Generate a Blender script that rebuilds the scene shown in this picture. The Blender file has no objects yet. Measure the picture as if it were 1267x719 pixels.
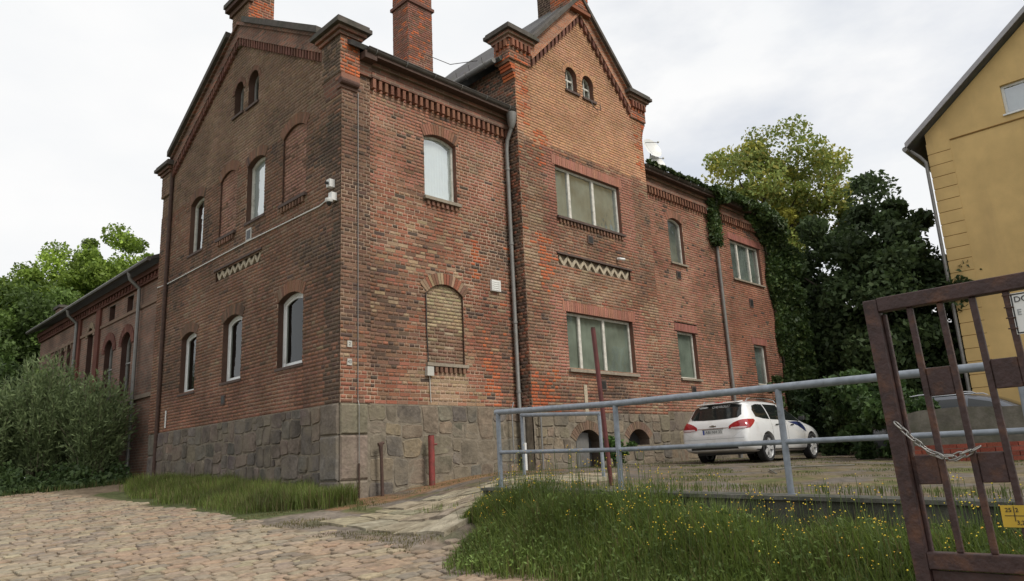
import bpy, bmesh, math, random
import numpy as np
from mathutils import Vector, Matrix, noise
from mathutils.bvhtree import BVHTree

random.seed(7); rng = np.random.default_rng(7)
scene = bpy.context.scene
col = scene.collection
V3 = Vector

# ------------------------------------------------------------------ camera
CAM = V3((-7.39, -11.89, 1.6))
YAW, PITCH, ROLL, FPX = 0.791675, 0.231321, -0.048779, 911.75
fw = V3((math.sin(YAW) * math.cos(PITCH), math.cos(YAW) * math.cos(PITCH), math.sin(PITCH)))
rt0 = V3((math.cos(YAW), -math.sin(YAW), 0)); up0 = rt0.cross(fw)
RT = rt0 * math.cos(ROLL) + up0 * math.sin(ROLL)
UP = up0 * math.cos(ROLL) - rt0 * math.sin(ROLL)
cd = bpy.data.cameras.new('camera'); cam = bpy.data.objects.new('camera', cd); col.objects.link(cam)
m = Matrix((RT, UP, -fw)).transposed().to_4x4(); m.translation = CAM
cam.matrix_world = m
cd.sensor_fit = 'HORIZONTAL'; cd.sensor_width = 36; cd.lens = FPX / 1267 * 36
cd.clip_end = 3000; cd.clip_start = 0.05
scene.camera = cam

def project(p):
    v = V3(p) - CAM; z = v.dot(fw)
    if z < .1: return None
    return 633.5 + FPX * v.dot(RT) / z, 359.5 - FPX * v.dot(UP) / z, z

# ------------------------------------------------------------------ world, sun, exposure
SUN_DIR = V3((0.10, -0.72, 0.80)).normalized()
w = bpy.data.worlds.new('World'); scene.world = w; w.use_nodes = True
nt = w.node_tree; nt.nodes.clear()
def N(t, tree=None, **k):
    n = (tree or nt).nodes.new(t)
    for a, b in k.items(): setattr(n, a, b)
    return n
out = N('ShaderNodeOutputWorld'); sky = N('ShaderNodeTexSky')
sky.sky_type = 'NISHITA'; sky.sun_disc = False
sky.sun_elevation = math.asin(SUN_DIR.z); sky.sun_rotation = math.atan2(SUN_DIR.x, SUN_DIR.y)
sky.air_density = 1.0; sky.dust_density = 2.0
b1 = N('ShaderNodeBackground'); b1.inputs['Strength'].default_value = 0.12
b2 = N('ShaderNodeBackground'); b2.inputs['Strength'].default_value = 0.80
tc = N('ShaderNodeTexCoord'); mp = N('ShaderNodeMapping'); mp.inputs['Scale'].default_value = (1, 1, 2.2)
nz = N('ShaderNodeTexNoise'); nz.inputs['Scale'].default_value = 1.7; nz.inputs['Detail'].default_value = 7; nz.inputs['Roughness'].default_value = .55
r1 = N('ShaderNodeValToRGB'); r1.color_ramp.elements[0].position = .28; r1.color_ramp.elements[1].position = .46
r1.color_ramp.elements[0].color = (.6, .6, .6, 1)
nz2 = N('ShaderNodeTexNoise'); nz2.inputs['Scale'].default_value = 2.6; nz2.inputs['Detail'].default_value = 6
r2 = N('ShaderNodeValToRGB'); r2.color_ramp.elements[0].position = .25; r2.color_ramp.elements[1].position = .6
r2.color_ramp.elements[0].color = (.86, .89, .925, 1); r2.color_ramp.elements[1].color = (1.0, 1.0, 1.0, 1)
mx = N('ShaderNodeMixShader')
L = nt.links.new
L(tc.outputs['Generated'], mp.inputs['Vector']); L(mp.outputs['Vector'], nz.inputs['Vector']); L(mp.outputs['Vector'], nz2.inputs['Vector'])
L(nz.outputs['Fac'], r1.inputs['Fac']); L(nz2.outputs['Fac'], r2.inputs['Fac'])
L(sky.outputs['Color'], b1.inputs['Color']); L(r2.outputs['Color'], b2.inputs['Color'])
L(r1.outputs['Color'], mx.inputs['Fac']); L(b1.outputs['Background'], mx.inputs[1]); L(b2.outputs['Background'], mx.inputs[2])
L(mx.outputs['Shader'], out.inputs['Surface'])
sd = bpy.data.lights.new('sun', 'SUN'); so = bpy.data.objects.new('sun', sd); col.objects.link(so)
sd.energy = 2.1; sd.angle = math.radians(18); sd.color = (1, .95, .86)
so.rotation_euler = (-SUN_DIR).to_track_quat('-Z', 'Y').to_euler(); so.location = (0, -30, 40)
vs = scene.view_settings; vs.view_transform = 'Standard'; vs.look = 'None'; vs.gamma = 1; vs.exposure = 0.3
scene.render.engine = 'CYCLES'

# ------------------------------------------------------------------ materials
MATS = {}
def mat(name, color=(.5, .5, .5), rough=.8, metal=0, attr=False, var=0, vscale=6, bump=0, bscale=40, spec=.5,
        var2=0, v2scale=.7, dirt=None, dscale=3, dlo=.45, dhi=.7, coat=0, trans=0, streak=False):
    """procedural material: base colour (or vertex/object colour), two noise variations, optional dirt colour, bump"""
    M = bpy.data.materials.new(name); M.use_nodes = True; t = M.node_tree; t.nodes.clear()
    o = N('ShaderNodeOutputMaterial', t); p = N('ShaderNodeBsdfPrincipled', t); LL = t.links.new
    p.inputs['Roughness'].default_value = rough; p.inputs['Metallic'].default_value = metal
    p.inputs['Specular IOR Level'].default_value = spec
    if coat: p.inputs['Coat Weight'].default_value = coat; p.inputs['Coat Roughness'].default_value = .04
    tcn = N('ShaderNodeTexCoord', t); geo = N('ShaderNodeNewGeometry', t); P = geo.outputs['Position']
    if attr:
        a = N('ShaderNodeAttribute', t); a.attribute_name = 'Col'; oi = N('ShaderNodeObjectInfo', t)
        mm = N('ShaderNodeMix', t, data_type='RGBA', blend_type='MULTIPLY'); mm.inputs[0].default_value = 1
        LL(a.outputs['Color'], mm.inputs[6]); LL(oi.outputs['Color'], mm.inputs[7]); c = mm.outputs[2]
    else:
        rg = N('ShaderNodeRGB', t); rg.outputs[0].default_value = (*color, 1); c = rg.outputs[0]
    for amt, sc_ in ((var, vscale), (var2, v2scale)):
        if amt:
            n = N('ShaderNodeTexNoise', t); n.inputs['Scale'].default_value = sc_; n.inputs['Detail'].default_value = 5
            LL(P, n.inputs['Vector'])
            mr = N('ShaderNodeMapRange', t); mr.inputs['From Min'].default_value = .3; mr.inputs['From Max'].default_value = .7
            mr.inputs['To Min'].default_value = 1 - amt; mr.inputs['To Max'].default_value = 1 + amt
            LL(n.outputs['Fac'], mr.inputs['Value'])
            mm = N('ShaderNodeVectorMath', t, operation='SCALE'); LL(c, mm.inputs[0]); LL(mr.outputs[0], mm.inputs['Scale']); c = mm.outputs[0]
    if dirt:
        n = N('ShaderNodeTexNoise', t); n.inputs['Scale'].default_value = dscale; n.inputs['Detail'].default_value = 8; n.inputs['Roughness'].default_value = .65
        if streak:
            mpp = N('ShaderNodeMapping', t); mpp.inputs['Scale'].default_value = (1, 1, .18); LL(P, mpp.inputs['Vector']); LL(mpp.outputs[0], n.inputs['Vector'])
        else: LL(P, n.inputs['Vector'])
        rp = N('ShaderNodeMapRange', t); rp.inputs['From Min'].default_value = dlo; rp.inputs['From Max'].default_value = dhi
        LL(n.outputs['Fac'], rp.inputs['Value'])
        mm = N('ShaderNodeMix', t, data_type='RGBA'); LL(rp.outputs[0], mm.inputs[0]); LL(c, mm.inputs[6]); mm.inputs[7].default_value = (*dirt, 1); c = mm.outputs[2]
    LL(c, p.inputs['Base Color'])
    if bump:
        n = N('ShaderNodeTexNoise', t); n.inputs['Scale'].default_value = bscale; n.inputs['Detail'].default_value = 6
        LL(P, n.inputs['Vector']); bp = N('ShaderNodeBump', t); bp.inputs['Strength'].default_value = bump; bp.inputs['Distance'].default_value = .02
        LL(n.outputs['Fac'], bp.inputs['Height']); LL(bp.outputs[0], p.inputs['Normal'])
    s = p.outputs[0]
    if trans:
        tr = N('ShaderNodeBsdfTranslucent', t); LL(c, tr.inputs['Color']); ms = N('ShaderNodeMixShader', t); ms.inputs[0].default_value = trans
        LL(s, ms.inputs[1]); LL(tr.outputs[0], ms.inputs[2]); s = ms.outputs[0]
    LL(s, o.inputs['Surface'])
    MATS[name] = M; return M

def glass_mat(name, tint=(.8, .85, .85), base=.10):
    M = bpy.data.materials.new(name); M.use_nodes = True; t = M.node_tree; t.nodes.clear(); LL = t.links.new
    o = N('ShaderNodeOutputMaterial', t); tr = N('ShaderNodeBsdfTransparent', t); gl = N('ShaderNodeBsdfGlossy', t)
    tr.inputs['Color'].default_value = (*tint, 1); gl.inputs['Roughness'].default_value = .03; gl.inputs['Color'].default_value = (.9, .92, .93, 1)
    geo = N('ShaderNodeNewGeometry', t); dt = N('ShaderNodeVectorMath', t, operation='DOT_PRODUCT'); LL(geo.outputs['Incoming'], dt.inputs[0]); LL(geo.outputs['Normal'], dt.inputs[1])
    ab = N('ShaderNodeMath', t, operation='ABSOLUTE'); LL(dt.outputs['Value'], ab.inputs[0]); om = N('ShaderNodeMath', t, operation='SUBTRACT'); om.inputs[0].default_value = 1; LL(ab.outputs[0], om.inputs[1])
    fr = N('ShaderNodeMath', t, operation='POWER'); LL(om.outputs[0], fr.inputs[0]); fr.inputs[1].default_value = 4
    ad = N('ShaderNodeMath', t, operation='MULTIPLY_ADD'); ad.inputs[1].default_value = .85; ad.inputs[2].default_value = base; ad.use_clamp = True
    nzz = N('ShaderNodeTexNoise', t); nzz.inputs['Scale'].default_value = 1.6
    bp = N('ShaderNodeBump', t); bp.inputs['Strength'].default_value = .3; bp.inputs['Distance'].default_value = .05
    LL(geo.outputs['Position'], nzz.inputs['Vector']); LL(nzz.outputs['Fac'], bp.inputs['Height']); LL(bp.outputs[0], gl.inputs['Normal'])
    ms = N('ShaderNodeMixShader', t); LL(fr.outputs[0], ad.inputs[0]); LL(ad.outputs[0], ms.inputs[0]); LL(tr.outputs[0], ms.inputs[1]); LL(gl.outputs[0], ms.inputs[2])
    LL(ms.outputs[0], o.inputs['Surface']); MATS[name] = M; return M

mat('brick', attr=True, rough=.92, var=.22, vscale=55, var2=.22, v2scale=.9, bump=.5, bscale=60, spec=.2, dirt=(.06, .046, .038), dscale=1.3, dlo=.58, dhi=1.0, streak=True)
mat('mortar', attr=True, rough=.95, var=.2, vscale=30, var2=.3, v2scale=.8, bump=.4, bscale=80, spec=.2, dirt=(.07, .055, .045), dscale=1.1, dlo=.45, dhi=.75)
mat('stone', attr=True, rough=.92, var=.25, vscale=14, var2=.25, v2scale=3, bump=.7, bscale=22, spec=.25, dirt=(.19, .16, .12), dscale=1.7, dlo=.46, dhi=.66)
mat('stone_mortar', (.19, .162, .125), rough=.95, var=.3, vscale=9, bump=.6, bscale=30, spec=.2)
mat('coping', (.085, .072, .062), rough=.9, var=.3, vscale=5, bump=.4, bscale=30, dirt=(.05, .055, .035), dscale=3, dlo=.5, dhi=.75)
mat('verge_zinc', (.33, .32, .33), rough=.5, metal=.2, var=.1)
mat('roof_slate', (.075, .072, .075), rough=.75, var=.3, vscale=4, bump=.3, bscale=20, dirt=(.06, .07, .03), dscale=2, dlo=.52, dhi=.75)
mat('zinc_dark', (.085, .075, .068), rough=.5, metal=.3, var=.25, vscale=5)
mat('zinc', (.22, .215, .205), rough=.5, metal=.3, var=.2, vscale=4, dirt=(.13, .11, .09), dscale=4, dlo=.5, dhi=.75)
mat('galvanised', (.24, .265, .30), rough=.5, metal=.35, var=.18, vscale=14, spec=.4, dirt=(.15, .13, .12), dscale=9, dlo=.58, dhi=.8)
mat('rust_pipe', (.07, .04, .03), rough=.85, var=.3, vscale=12)
mat('white_pvc', (.72, .73, .72), rough=.4, var=.06, vscale=6, dirt=(.42, .4, .36), dscale=4, dlo=.55, dhi=.8)
mat('cream_frame', (.60, .58, .52), rough=.6, var=.12, vscale=12, dirt=(.3, .27, .22), dscale=7, dlo=.5, dhi=.75)
mat('old_frame', (.30, .29, .27), rough=.7, var=.2, vscale=10)
mat('interior', (.05, .05, .05), rough=1)
mat('curtain_white', (.86, .87, .86), rough=.9, var=.04, vscale=5)
mat('curtain_reflect_grey', (.33, .35, .32), rough=.9, var=.35, vscale=1.6)  # mottled grey cloth standing in for reflections in the window panes
mat('curtain_tan', (.40, .36, .28), rough=.9, var=.2, vscale=3)
glass_mat('glass', base=.34); glass_mat('glass_dark', (.62, .66, .62), base=.035); glass_mat('glass_car', (.10, .11, .11), base=.02)
mat('sill_stone', (.26, .22, .17), rough=.9, var=.2, vscale=12, bump=.3)
mat('sill_dark', (.09, .06, .05), rough=.85, var=.2, vscale=12)
mat('pale_brick', (.40, .34, .25), rough=.9, var=.2, vscale=20, bump=.3)
mat('white_plastic', (.68, .68, .66), rough=.4, var=.05)
mat('black_plastic', (.02, .02, .02), rough=.45)
mat('grey_box', (.45, .44, .40), rough=.5, var=.1)
mat('pole_paint', (.10, .022, .02), rough=.6, var=.3, vscale=9)
mat('red_paint', (.20, .035, .03), rough=.6, var=.25, vscale=9, dirt=(.11, .05, .035), dscale=10, dlo=.5, dhi=.72)
mat('gate_paint', (.050, .027, .025), rough=.55, var=.3, vscale=13, spec=.4, dirt=(.115, .052, .03), dscale=9, dlo=.50, dhi=.68, bump=.3, bscale=45)
mat('chain_steel', (.33, .32, .30), rough=.35, metal=.9, var=.2, vscale=50)
mat('sign_white', (.72, .72, .70), rough=.5, var=.05)
mat('sign_yellow', (.50, .33, .03), rough=.5, var=.1)
mat('ink', (.015, .015, .017), rough=.6)
mat('ink_grey', (.30, .32, .33), rough=.6)
mat('ground', attr=True, rough=.97, var=.35, vscale=9, var2=.22, v2scale=1.3, bump=.8, bscale=26, spec=.15)
mat('cobble', attr=True, rough=.85, var=.22, vscale=16, bump=.6, bscale=30, spec=.3, dirt=(.10, .085, .062), dscale=5, dlo=.52, dhi=.78)
mat('slab', attr=True, rough=.93, var=.28, vscale=9, bump=.7, bscale=30, spec=.2, dirt=(.13, .105, .07), dscale=3.2, dlo=.46, dhi=.7)
mat('concrete', (.10, .095, .08), rough=.95, var=.3, vscale=5, bump=.5, bscale=25, dirt=(.035, .04, .025), dscale=3, dlo=.42, dhi=.66, streak=True)
mat('concrete_light', (.15, .14, .115), rough=.95, var=.3, vscale=5, bump=.5, bscale=20, dirt=(.10, .10, .07), dscale=3, dlo=.45, dhi=.7)
mat('leaf', attr=True, rough=.6, spec=.3, trans=.35)
mat('leaf_gloss', attr=True, rough=.5, spec=.35, trans=.25)
mat('bark', (.07, .055, .042), rough=.95, var=.3, vscale=10, bump=.5, bscale=20)
mat('twig', (.12, .11, .07), rough=.9, var=.2)
mat('flower', attr=True, rough=.7)
mat('car_white', (.74, .745, .75), rough=.28, coat=1.0, var=.02, vscale=2, dirt=(.60, .59, .56), dscale=4, dlo=.5, dhi=.8)
mat('car_dark', (.05, .058, .075), rough=.28, coat=1.0)
mat('car_blue', (.02, .03, .11), rough=.3, coat=1.0)
mat('car_red', (.30, .012, .018), rough=.12, coat=1.0, var=.2, vscale=20)
mat('car_clear', (.55, .45, .46), rough=.12, coat=1.0)
mat('rubber', (.015, .015, .016), rough=.8)
mat('alloy', (.62, .62, .62), rough=.35, metal=.35)
mat('chrome', (.55, .55, .56), rough=.15, metal=1)
mat('plate_white', (.62, .63, .62), rough=.4)
mat('plate_blue', (.02, .05, .30), rough=.4)
mat('yellow_render', (.60, .42, .18), rough=.92, var=.08, vscale=2, var2=.1, v2scale=.35, bump=.2, bscale=30, dirt=(.46, .32, .15), dscale=1.2, dlo=.52, dhi=.9, streak=True)
mat('yellow_groove', (.22, .12, .03), rough=.95)
mat('glass_car_solid', (.012, .014, .014), rough=.06, spec=.6)
mat('garden_render', (.36, .30, .19), rough=.95, var=.15, vscale=2, bump=.2)
mat('annex_roof', (.045, .04, .038), rough=.8, var=.3, vscale=4)

def brick_tex(name, c1, c2, mortar, scale=1.0):
    M = bpy.data.materials.new(name); M.use_nodes = True; t = M.node_tree; p = t.nodes['Principled BSDF']; LL = t.links.new
    p.inputs['Roughness'].default_value = .93
    g = N('ShaderNodeNewGeometry', t); s = N('ShaderNodeSeparateXYZ', t); ad = N('ShaderNodeMath', t, operation='ADD'); cb = N('ShaderNodeCombineXYZ', t)
    LL(g.outputs['Position'], s.inputs[0]); LL(s.outputs[0], ad.inputs[0]); LL(s.outputs[1], ad.inputs[1]); LL(ad.outputs[0], cb.inputs[0]); LL(s.outputs[2], cb.inputs[1])
    b = N('ShaderNodeTexBrick', t); LL(cb.outputs[0], b.inputs['Vector'])
    b.inputs['Scale'].default_value = 1; b.inputs['Brick Width'].default_value = .25; b.inputs['Row Height'].default_value = .077; b.inputs['Mortar Size'].default_value = .009
    b.inputs['Color1'].default_value = (*c1, 1); b.inputs['Color2'].default_value = (*c2, 1); b.inputs['Mortar'].default_value = (*mortar, 1)
    n = N('ShaderNodeTexNoise', t); n.inputs['Scale'].default_value = 1.1; n.inputs['Detail'].default_value = 7; LL(g.outputs['Position'], n.inputs['Vector'])
    mr = N('ShaderNodeMapRange', t); mr.inputs['From Min'].default_value = .3; mr.inputs['From Max'].default_value = .7; mr.inputs['To Min'].default_value = .6; mr.inputs['To Max'].default_value = 1.35
    LL(n.outputs['Fac'], mr.inputs['Value']); sc_ = N('ShaderNodeVectorMath', t, operation='SCALE'); LL(b.outputs['Color'], sc_.inputs[0]); LL(mr.outputs[0], sc_.inputs['Scale'])
    LL(sc_.outputs[0], p.inputs['Base Color']); bp = N('ShaderNodeBump', t); bp.inputs['Strength'].default_value = .4; bp.inputs['Distance'].default_value = .01
    LL(b.outputs['Fac'], bp.inputs['Height']); bp.invert = True; LL(bp.outputs[0], p.inputs['Normal'])
    MATS[name] = M
brick_tex('brick_far', (.21, .10, .068), (.13, .078, .056), (.21, .165, .125))

brick_tex('brick_trim', (.25, .105, .068), (.12, .07, .052), (.22, .165, .12)); brick_tex('brick_trim_orange', (.38, .155, .08), (.24, .11, .07), (.33, .24, .17))

# ------------------------------------------------------------------ mesh helpers
def np_mesh(name, verts, faces, cols=None, smooth=False):
    """verts (n,3); faces (m,k) array of equal sized polygons"""
    verts = np.asarray(verts, np.float32); faces = np.asarray(faces, np.int32); me = bpy.data.meshes.new(name)
    k = faces.shape[1]; mcount = faces.shape[0]
    me.vertices.add(len(verts)); me.vertices.foreach_set('co', verts.ravel())
    me.loops.add(mcount * k); me.loops.foreach_set('vertex_index', faces.ravel())
    me.polygons.add(mcount); me.polygons.foreach_set('loop_start', np.arange(0, mcount * k, k, dtype=np.int32))
    if smooth: me.polygons.foreach_set('use_smooth', np.ones(mcount, bool))
    me.update(calc_edges=True)
    if cols is not None:
        a = me.color_attributes.new('Col', 'FLOAT_COLOR', 'POINT')
        c4 = np.ones((len(verts), 4), np.float32); c4[:, :3] = cols; a.data.foreach_set('color', c4.ravel())
    me.validate(); return me

def link(name, me, material=None, parent=None, loc=None, kind=None, label=None, cat=None, group=None):
    if material and not me.materials: me.materials.append(MATS[material])
    o = bpy.data.objects.new(name, me); col.objects.link(o)
    if loc is not None: o.location = loc
    if parent: o.parent = parent
    return tag(o, label, cat, group, kind)
def tag(o, label=None, cat=None, group=None, kind=None):
    if label: o['label'] = label
    if cat: o['category'] = cat
    if group: o['group'] = group
    if kind: o['kind'] = kind
    return o
def empty(name, loc=(0, 0, 0), label=None, cat=None, group=None, rz=0):
    o = bpy.data.objects.new(name, None); o.location = loc; o.rotation_euler = (0, 0, rz); o.empty_display_size = .2; col.objects.link(o)
    return tag(o, label, cat, group)

class MB:
    def __init__(s): s.v = []; s.f = []; s.c = []
    def add(s, vs, fs, c=(1, 1, 1)):
        b = len(s.v); s.v += [tuple(x) for x in vs]; s.f += [tuple(i + b for i in f) for f in fs]; s.c += [c] * len(vs); return s
    def box(s, a, b, c=(1, 1, 1)):
        x0, y0, z0 = (min(a[i], b[i]) for i in range(3)); x1, y1, z1 = (max(a[i], b[i]) for i in range(3))
        return s.add([(x0, y0, z0), (x1, y0, z0), (x1, y1, z0), (x0, y1, z0), (x0, y0, z1), (x1, y0, z1), (x1, y1, z1), (x0, y1, z1)], BOXF, c)
    def hexa(s, p, c=(1, 1, 1)): return s.add(p, BOXF, c)
    def tube(s, path, r, seg=10, c=(1, 1, 1), cap=True):
        path = [V3(p) for p in path]; rs = r if isinstance(r, (list, tuple)) else [r] * len(path); vs = []; fs = []
        prev = None
        for i, p in enumerate(path):
            t = (path[min(i + 1, len(path) - 1)] - path[max(i - 1, 0)]).normalized()
            if prev is None: a = t.orthogonal().normalized()
            else: a = (prev - t * prev.dot(t)).normalized()
            prev = a; b = t.cross(a)
            for k in range(seg):
                th = 2 * math.pi * k / seg; vs.append(p + (a * math.cos(th) + b * math.sin(th)) * rs[i])
        for i in range(len(path) - 1):
            for k in range(seg): fs.append((i * seg + k, i * seg + (k + 1) % seg, (i + 1) * seg + (k + 1) % seg, (i + 1) * seg + k))
        if cap: fs.append(tuple(range(seg))[::-1]); fs.append(tuple((len(path) - 1) * seg + k for k in range(seg)))
        return s.add(vs, fs, c)
    def build(s, name, material, parent=None, smooth=False, **k):
        me = bpy.data.meshes.new(name); me.from_pydata(s.v, [], s.f)
        a = me.color_attributes.new('Col', 'FLOAT_COLOR', 'POINT'); c4 = np.ones((len(s.v), 4), np.float32); c4[:, :3] = np.array(s.c); a.data.foreach_set('color', c4.ravel())
        if smooth:
            me.polygons.foreach_set('use_smooth', np.ones(len(me.polygons), bool))
            try: me.set_sharp_from_angle(angle=math.radians(40))
            except Exception: pass
        me.update(); return link(name, me, material, parent, **k)
BOXF = [(0, 3, 2, 1), (4, 5, 6, 7), (0, 1, 5, 4), (1, 2, 6, 5), (2, 3, 7, 6), (3, 0, 4, 7)]

def rc(a, amt=.12): 
    k = 1 + random.uniform(-amt, amt); return tuple(x * k * (1 + random.uniform(-.05, .05)) for x in a)
def lerp3(a, b, t): return tuple(a[i] * (1 - t) + b[i] * t for i in range(3))
def nv(x, y, z=0): return noise.noise(V3((x, y, z)))

# ------------------------------------------------------------------ terrain
def sm(t): t = min(1, max(0, t)); return t * t * (3 - 2 * t)
def road_h(x, y):
    s = .06 * x + .055 * y
    if s > .5: s = .5 + .3 * (1 - math.exp(-(s - .5) / .3))
    if s < -1.3: s = -1.3 - .3 * (1 - math.exp((s + 1.3) / .3))
    return 1.11 + s
def terr_h(x, y): return 1.455 + .03 * max(min(y, 0), -12) + .3 * sm((x - 14) / 10)
def H(x, y):
    if y < -4.7 and x > -.8: return terr_h(x, y)
    yy = min(max(y, -4.7), 0); k = (yy + 4.7) / 4.7
    s = sm((x + .95 - 3.65 * k + 1.3 + .5 * k) / (2.6 + 1.0 * k))
    if y < -4.7: s *= sm((y + 5.6) / .9)
    return road_h(x, y) * (1 - s) + terr_h(x, y) * s

DIRT = (.15, .115, .08); ASPH = (.125, .11, .095); GRAV = (.165, .14, .115); SOILG = (.075, .085, .035); SAND = (.19, .15, .105); RUSTY = (.20, .12, .065)
def zone(x, y):
    n = nv(x * 1.3, y * 1.3) + .5 * nv(x * 4, y * 4, 3)
    if x < -2.05 + .25 * n and x > -9: c = SAND
    elif -2.2 < x < -.8 and y < -5.5: c = SOILG
    elif x < .05 and y > -.7: c = SOILG if y < 7 + n else DIRT
    elif x > -.8 and y < -.0:
        d = -y
        c = lerp3(ASPH, DIRT, sm(.5 + 1.5 * n))
        if x > 1 and y < -5.2: c = lerp3(c, (.13, .105, .06), sm(.6 + n))
        if n > .35: c = lerp3(c, (.085, .10, .035), .7)
        if y > -1.1 and x < 5.2: c = lerp3(c, RUSTY, sm(.9 + n))
    else: c = lerp3(GRAV, RUSTY, sm(.1 + .8 * n)) if n < .3 else lerp3(GRAV, SOILG, .5)
    if y > 7.5 and x < 0 and x > -8 and (x < -4.2 or y > 10.5): c = SOILG
    if x < -9 or y > 16 or x > 16 or y < -13: c = SOILG
    return c
xs = sorted(set([-400, -200, -90, -50, -30, -20, -14, -11, 16, 18, 21, 25, 32, 45, 70, 120, 220, 400, -.87, -.80] + [round(-9.5 + .16 * i, 3) for i in range(155) if abs(-9.5 + .16 * i + .83) > .08]))
ys = sorted(set([-400, -200, -90, -50, -30, -20, -16, -13.5, 14, 17, 21, 26, 34, 45, 70, 120, 220, 400] + [round(-12.5 + .16 * i, 3) for i in range(162)]))
gv = []; gc = []
for y in ys:
    for x in xs:
        near = -9.5 < x < 14 and -12.5 < y < 13
        gv.append((x, y, H(x, y) + (.018 * nv(x * 2.2, y * 2.2) if near else 0))); gc.append(zone(x, y))
nx = len(xs); gf = [(j * nx + i, j * nx + i + 1, (j + 1) * nx + i + 1, (j + 1) * nx + i) for j in range(len(ys) - 1) for i in range(nx - 1)]
link('ground', np_mesh('ground', gv, gf, gc, True), 'ground', kind='structure', label='dirt, gravel and worn asphalt ground rising to the brick building')

# cobbled road: the nearest setts singly, the others joined
road_root = empty('road'); tag(road_root, 'sloping road of worn pink and tan cobbles', None, None, 'structure')
cob_var = []
def cobble_geo(rx, ry, h=.05):
    n = 10; vs = []; a0 = random.random()
    ring = []
    for k in range(n):
        th = 2 * math.pi * (k + .2 * random.random()) / n; cx, sx = math.cos(th), math.sin(th)
        p = 6.0; r = 1 / (abs(cx) ** p + abs(sx) ** p) ** (1 / p); ring.append((rx * r * cx * random.uniform(.9, 1.03), ry * r * sx * random.uniform(.9, 1.03)))
    for z, s in ((-.04, 1), (h * .7, .985), (h, .92)): vs += [(x * s, y * s, z) for x, y in ring]
    vs.append((random.uniform(-.03, .03), random.uniform(-.02, .02), h * random.uniform(.85, 1.12))); fs = []
    for i in range(2):
        for k in range(n): fs.append((i * n + k, i * n + (k + 1) % n, (i + 1) * n + (k + 1) % n, (i + 1) * n + k))
    for k in range(n): fs.append((2 * n + k, 2 * n + (k + 1) % n, 3 * n))
    return vs, fs
for i in range(10):
    vs_, fs_ = cobble_geo(.102, .079, .03)
    b = MB().add(vs_, fs_); me = bpy.data.meshes.new('cobble'); me.from_pydata(b.v, [], b.f)
    a = me.color_attributes.new('Col', 'FLOAT_COLOR', 'POINT'); a.data.foreach_set('color', [1.0] * (4 * len(b.v)))
    me.materials.append(MATS['cobble']); me.update(); cob_var.append((me, vs_, fs_))
CP = [(.30, .235, .165), (.33, .265, .19), (.27, .225, .165), (.225, .19, .15), (.31, .215, .145), (.35, .29, .195), (.26, .20, .145), (.17, .15, .125)]
cobs = []; yy = -8.4; row = 0
while yy < 13.5:
    xx = -9 + (row % 2) * .13
    while xx < -1.7:
        sx = random.choice((.8, .9, 1, 1, 1.1, 1.25)); wx = .198 * sx; x = xx + wx / 2; xx += wx + .016; y = yy + random.uniform(-.012, .012)
        if x > -2.0 + .28 * nv(x, y * .9) + (.25 if y < -5 else 0): continue
        if y > 4 and x > -2.1 - (y - 4) * .08: continue
        if y > 9.5 + nv(x, y): continue
        if nv(x * .8, y * .8, 9) > .55: continue
        z = H(x, y); pr = project((x, y, z))
        if not pr or not (-30 < pr[0] < 1290 and pr[1] < 745): continue
        n = nv(x * .9, y * .9, 4); c = lerp3(rc(random.choice(CP), .2), (.272, .215, .155), .4)
        if n > .25: c = lerp3(c, (.32, .215, .15), .45)
        if n < -.3: c = lerp3(c, (.33, .29, .205), .45)
        cobs.append((pr[2], x, y, z, sx, c))
    yy += .165; row += 1
cobs.sort(key=lambda c: c[0]); field = MB()
for i, (d, x, y, z, sx, c) in enumerate(cobs):
    dz = random.uniform(-.024, -.004); rx_, ry_, rz_ = random.uniform(-.05, .05) + .055, random.uniform(-.05, .05) - .06, random.uniform(-.05, .05)
    me, vs_, fs_ = cob_var[i % 10]
    if i < 300:
        o = link('cobble', me, None, road_root, (x, y, z + dz)); o.rotation_euler = (rx_, ry_, rz_); o.scale = (sx, random.uniform(.93, 1.06), 1); o.color = (*c, 1)
    else:
        R = Matrix.Rotation(rz_, 3, 'Z') @ Matrix.Rotation(ry_, 3, 'Y') @ Matrix.Rotation(rx_, 3, 'X')
        field.add([R @ V3((p[0] * sx, p[1], p[2])) + V3((x, y, z + dz)) for p in vs_], fs_, c)
field.build('cobble_field', 'cobble', road_root, False, kind='stuff')

# concrete slab ramp (broken pieces)
ramp = empty('ramp', (0, 0, 0)); tag(ramp, 'cracked pale concrete ramp beside the stone plinth', None, None, 'structure')
RAMP = [(-1.75, -2.45), (-.35, -1.75), (.9, -2.25), (2.5, -3.0), (3.0, -4.2), (1.4, -4.95), (-.62, -4.72), (-1.0, -5.1), (-1.6, -5.0), (-2.1, -4.0)]
def in_poly(x, y, pg):
    c = False
    for a in range(len(pg)):
        (x0, y0), (x1, y1) = pg[a], pg[a - 1]
        if (y0 > y) != (y1 > y) and x < (x1 - x0) * (y - y0) / (y1 - y0) + x0: c = not c
    return c
def in_ramp(x, y): return in_poly(x, y, RAMP)
sv = 0; k = 0
cells = []
gx = -1.6
while gx < 3.6:
    wx = random.uniform(.30, .62); gy = -5.6
    while gy < -1.0:
        wy = random.uniform(.28, .75); cells.append((gx + random.uniform(-.05, .05), gy, wx, wy)); gy += wy
    gx += wx
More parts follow.
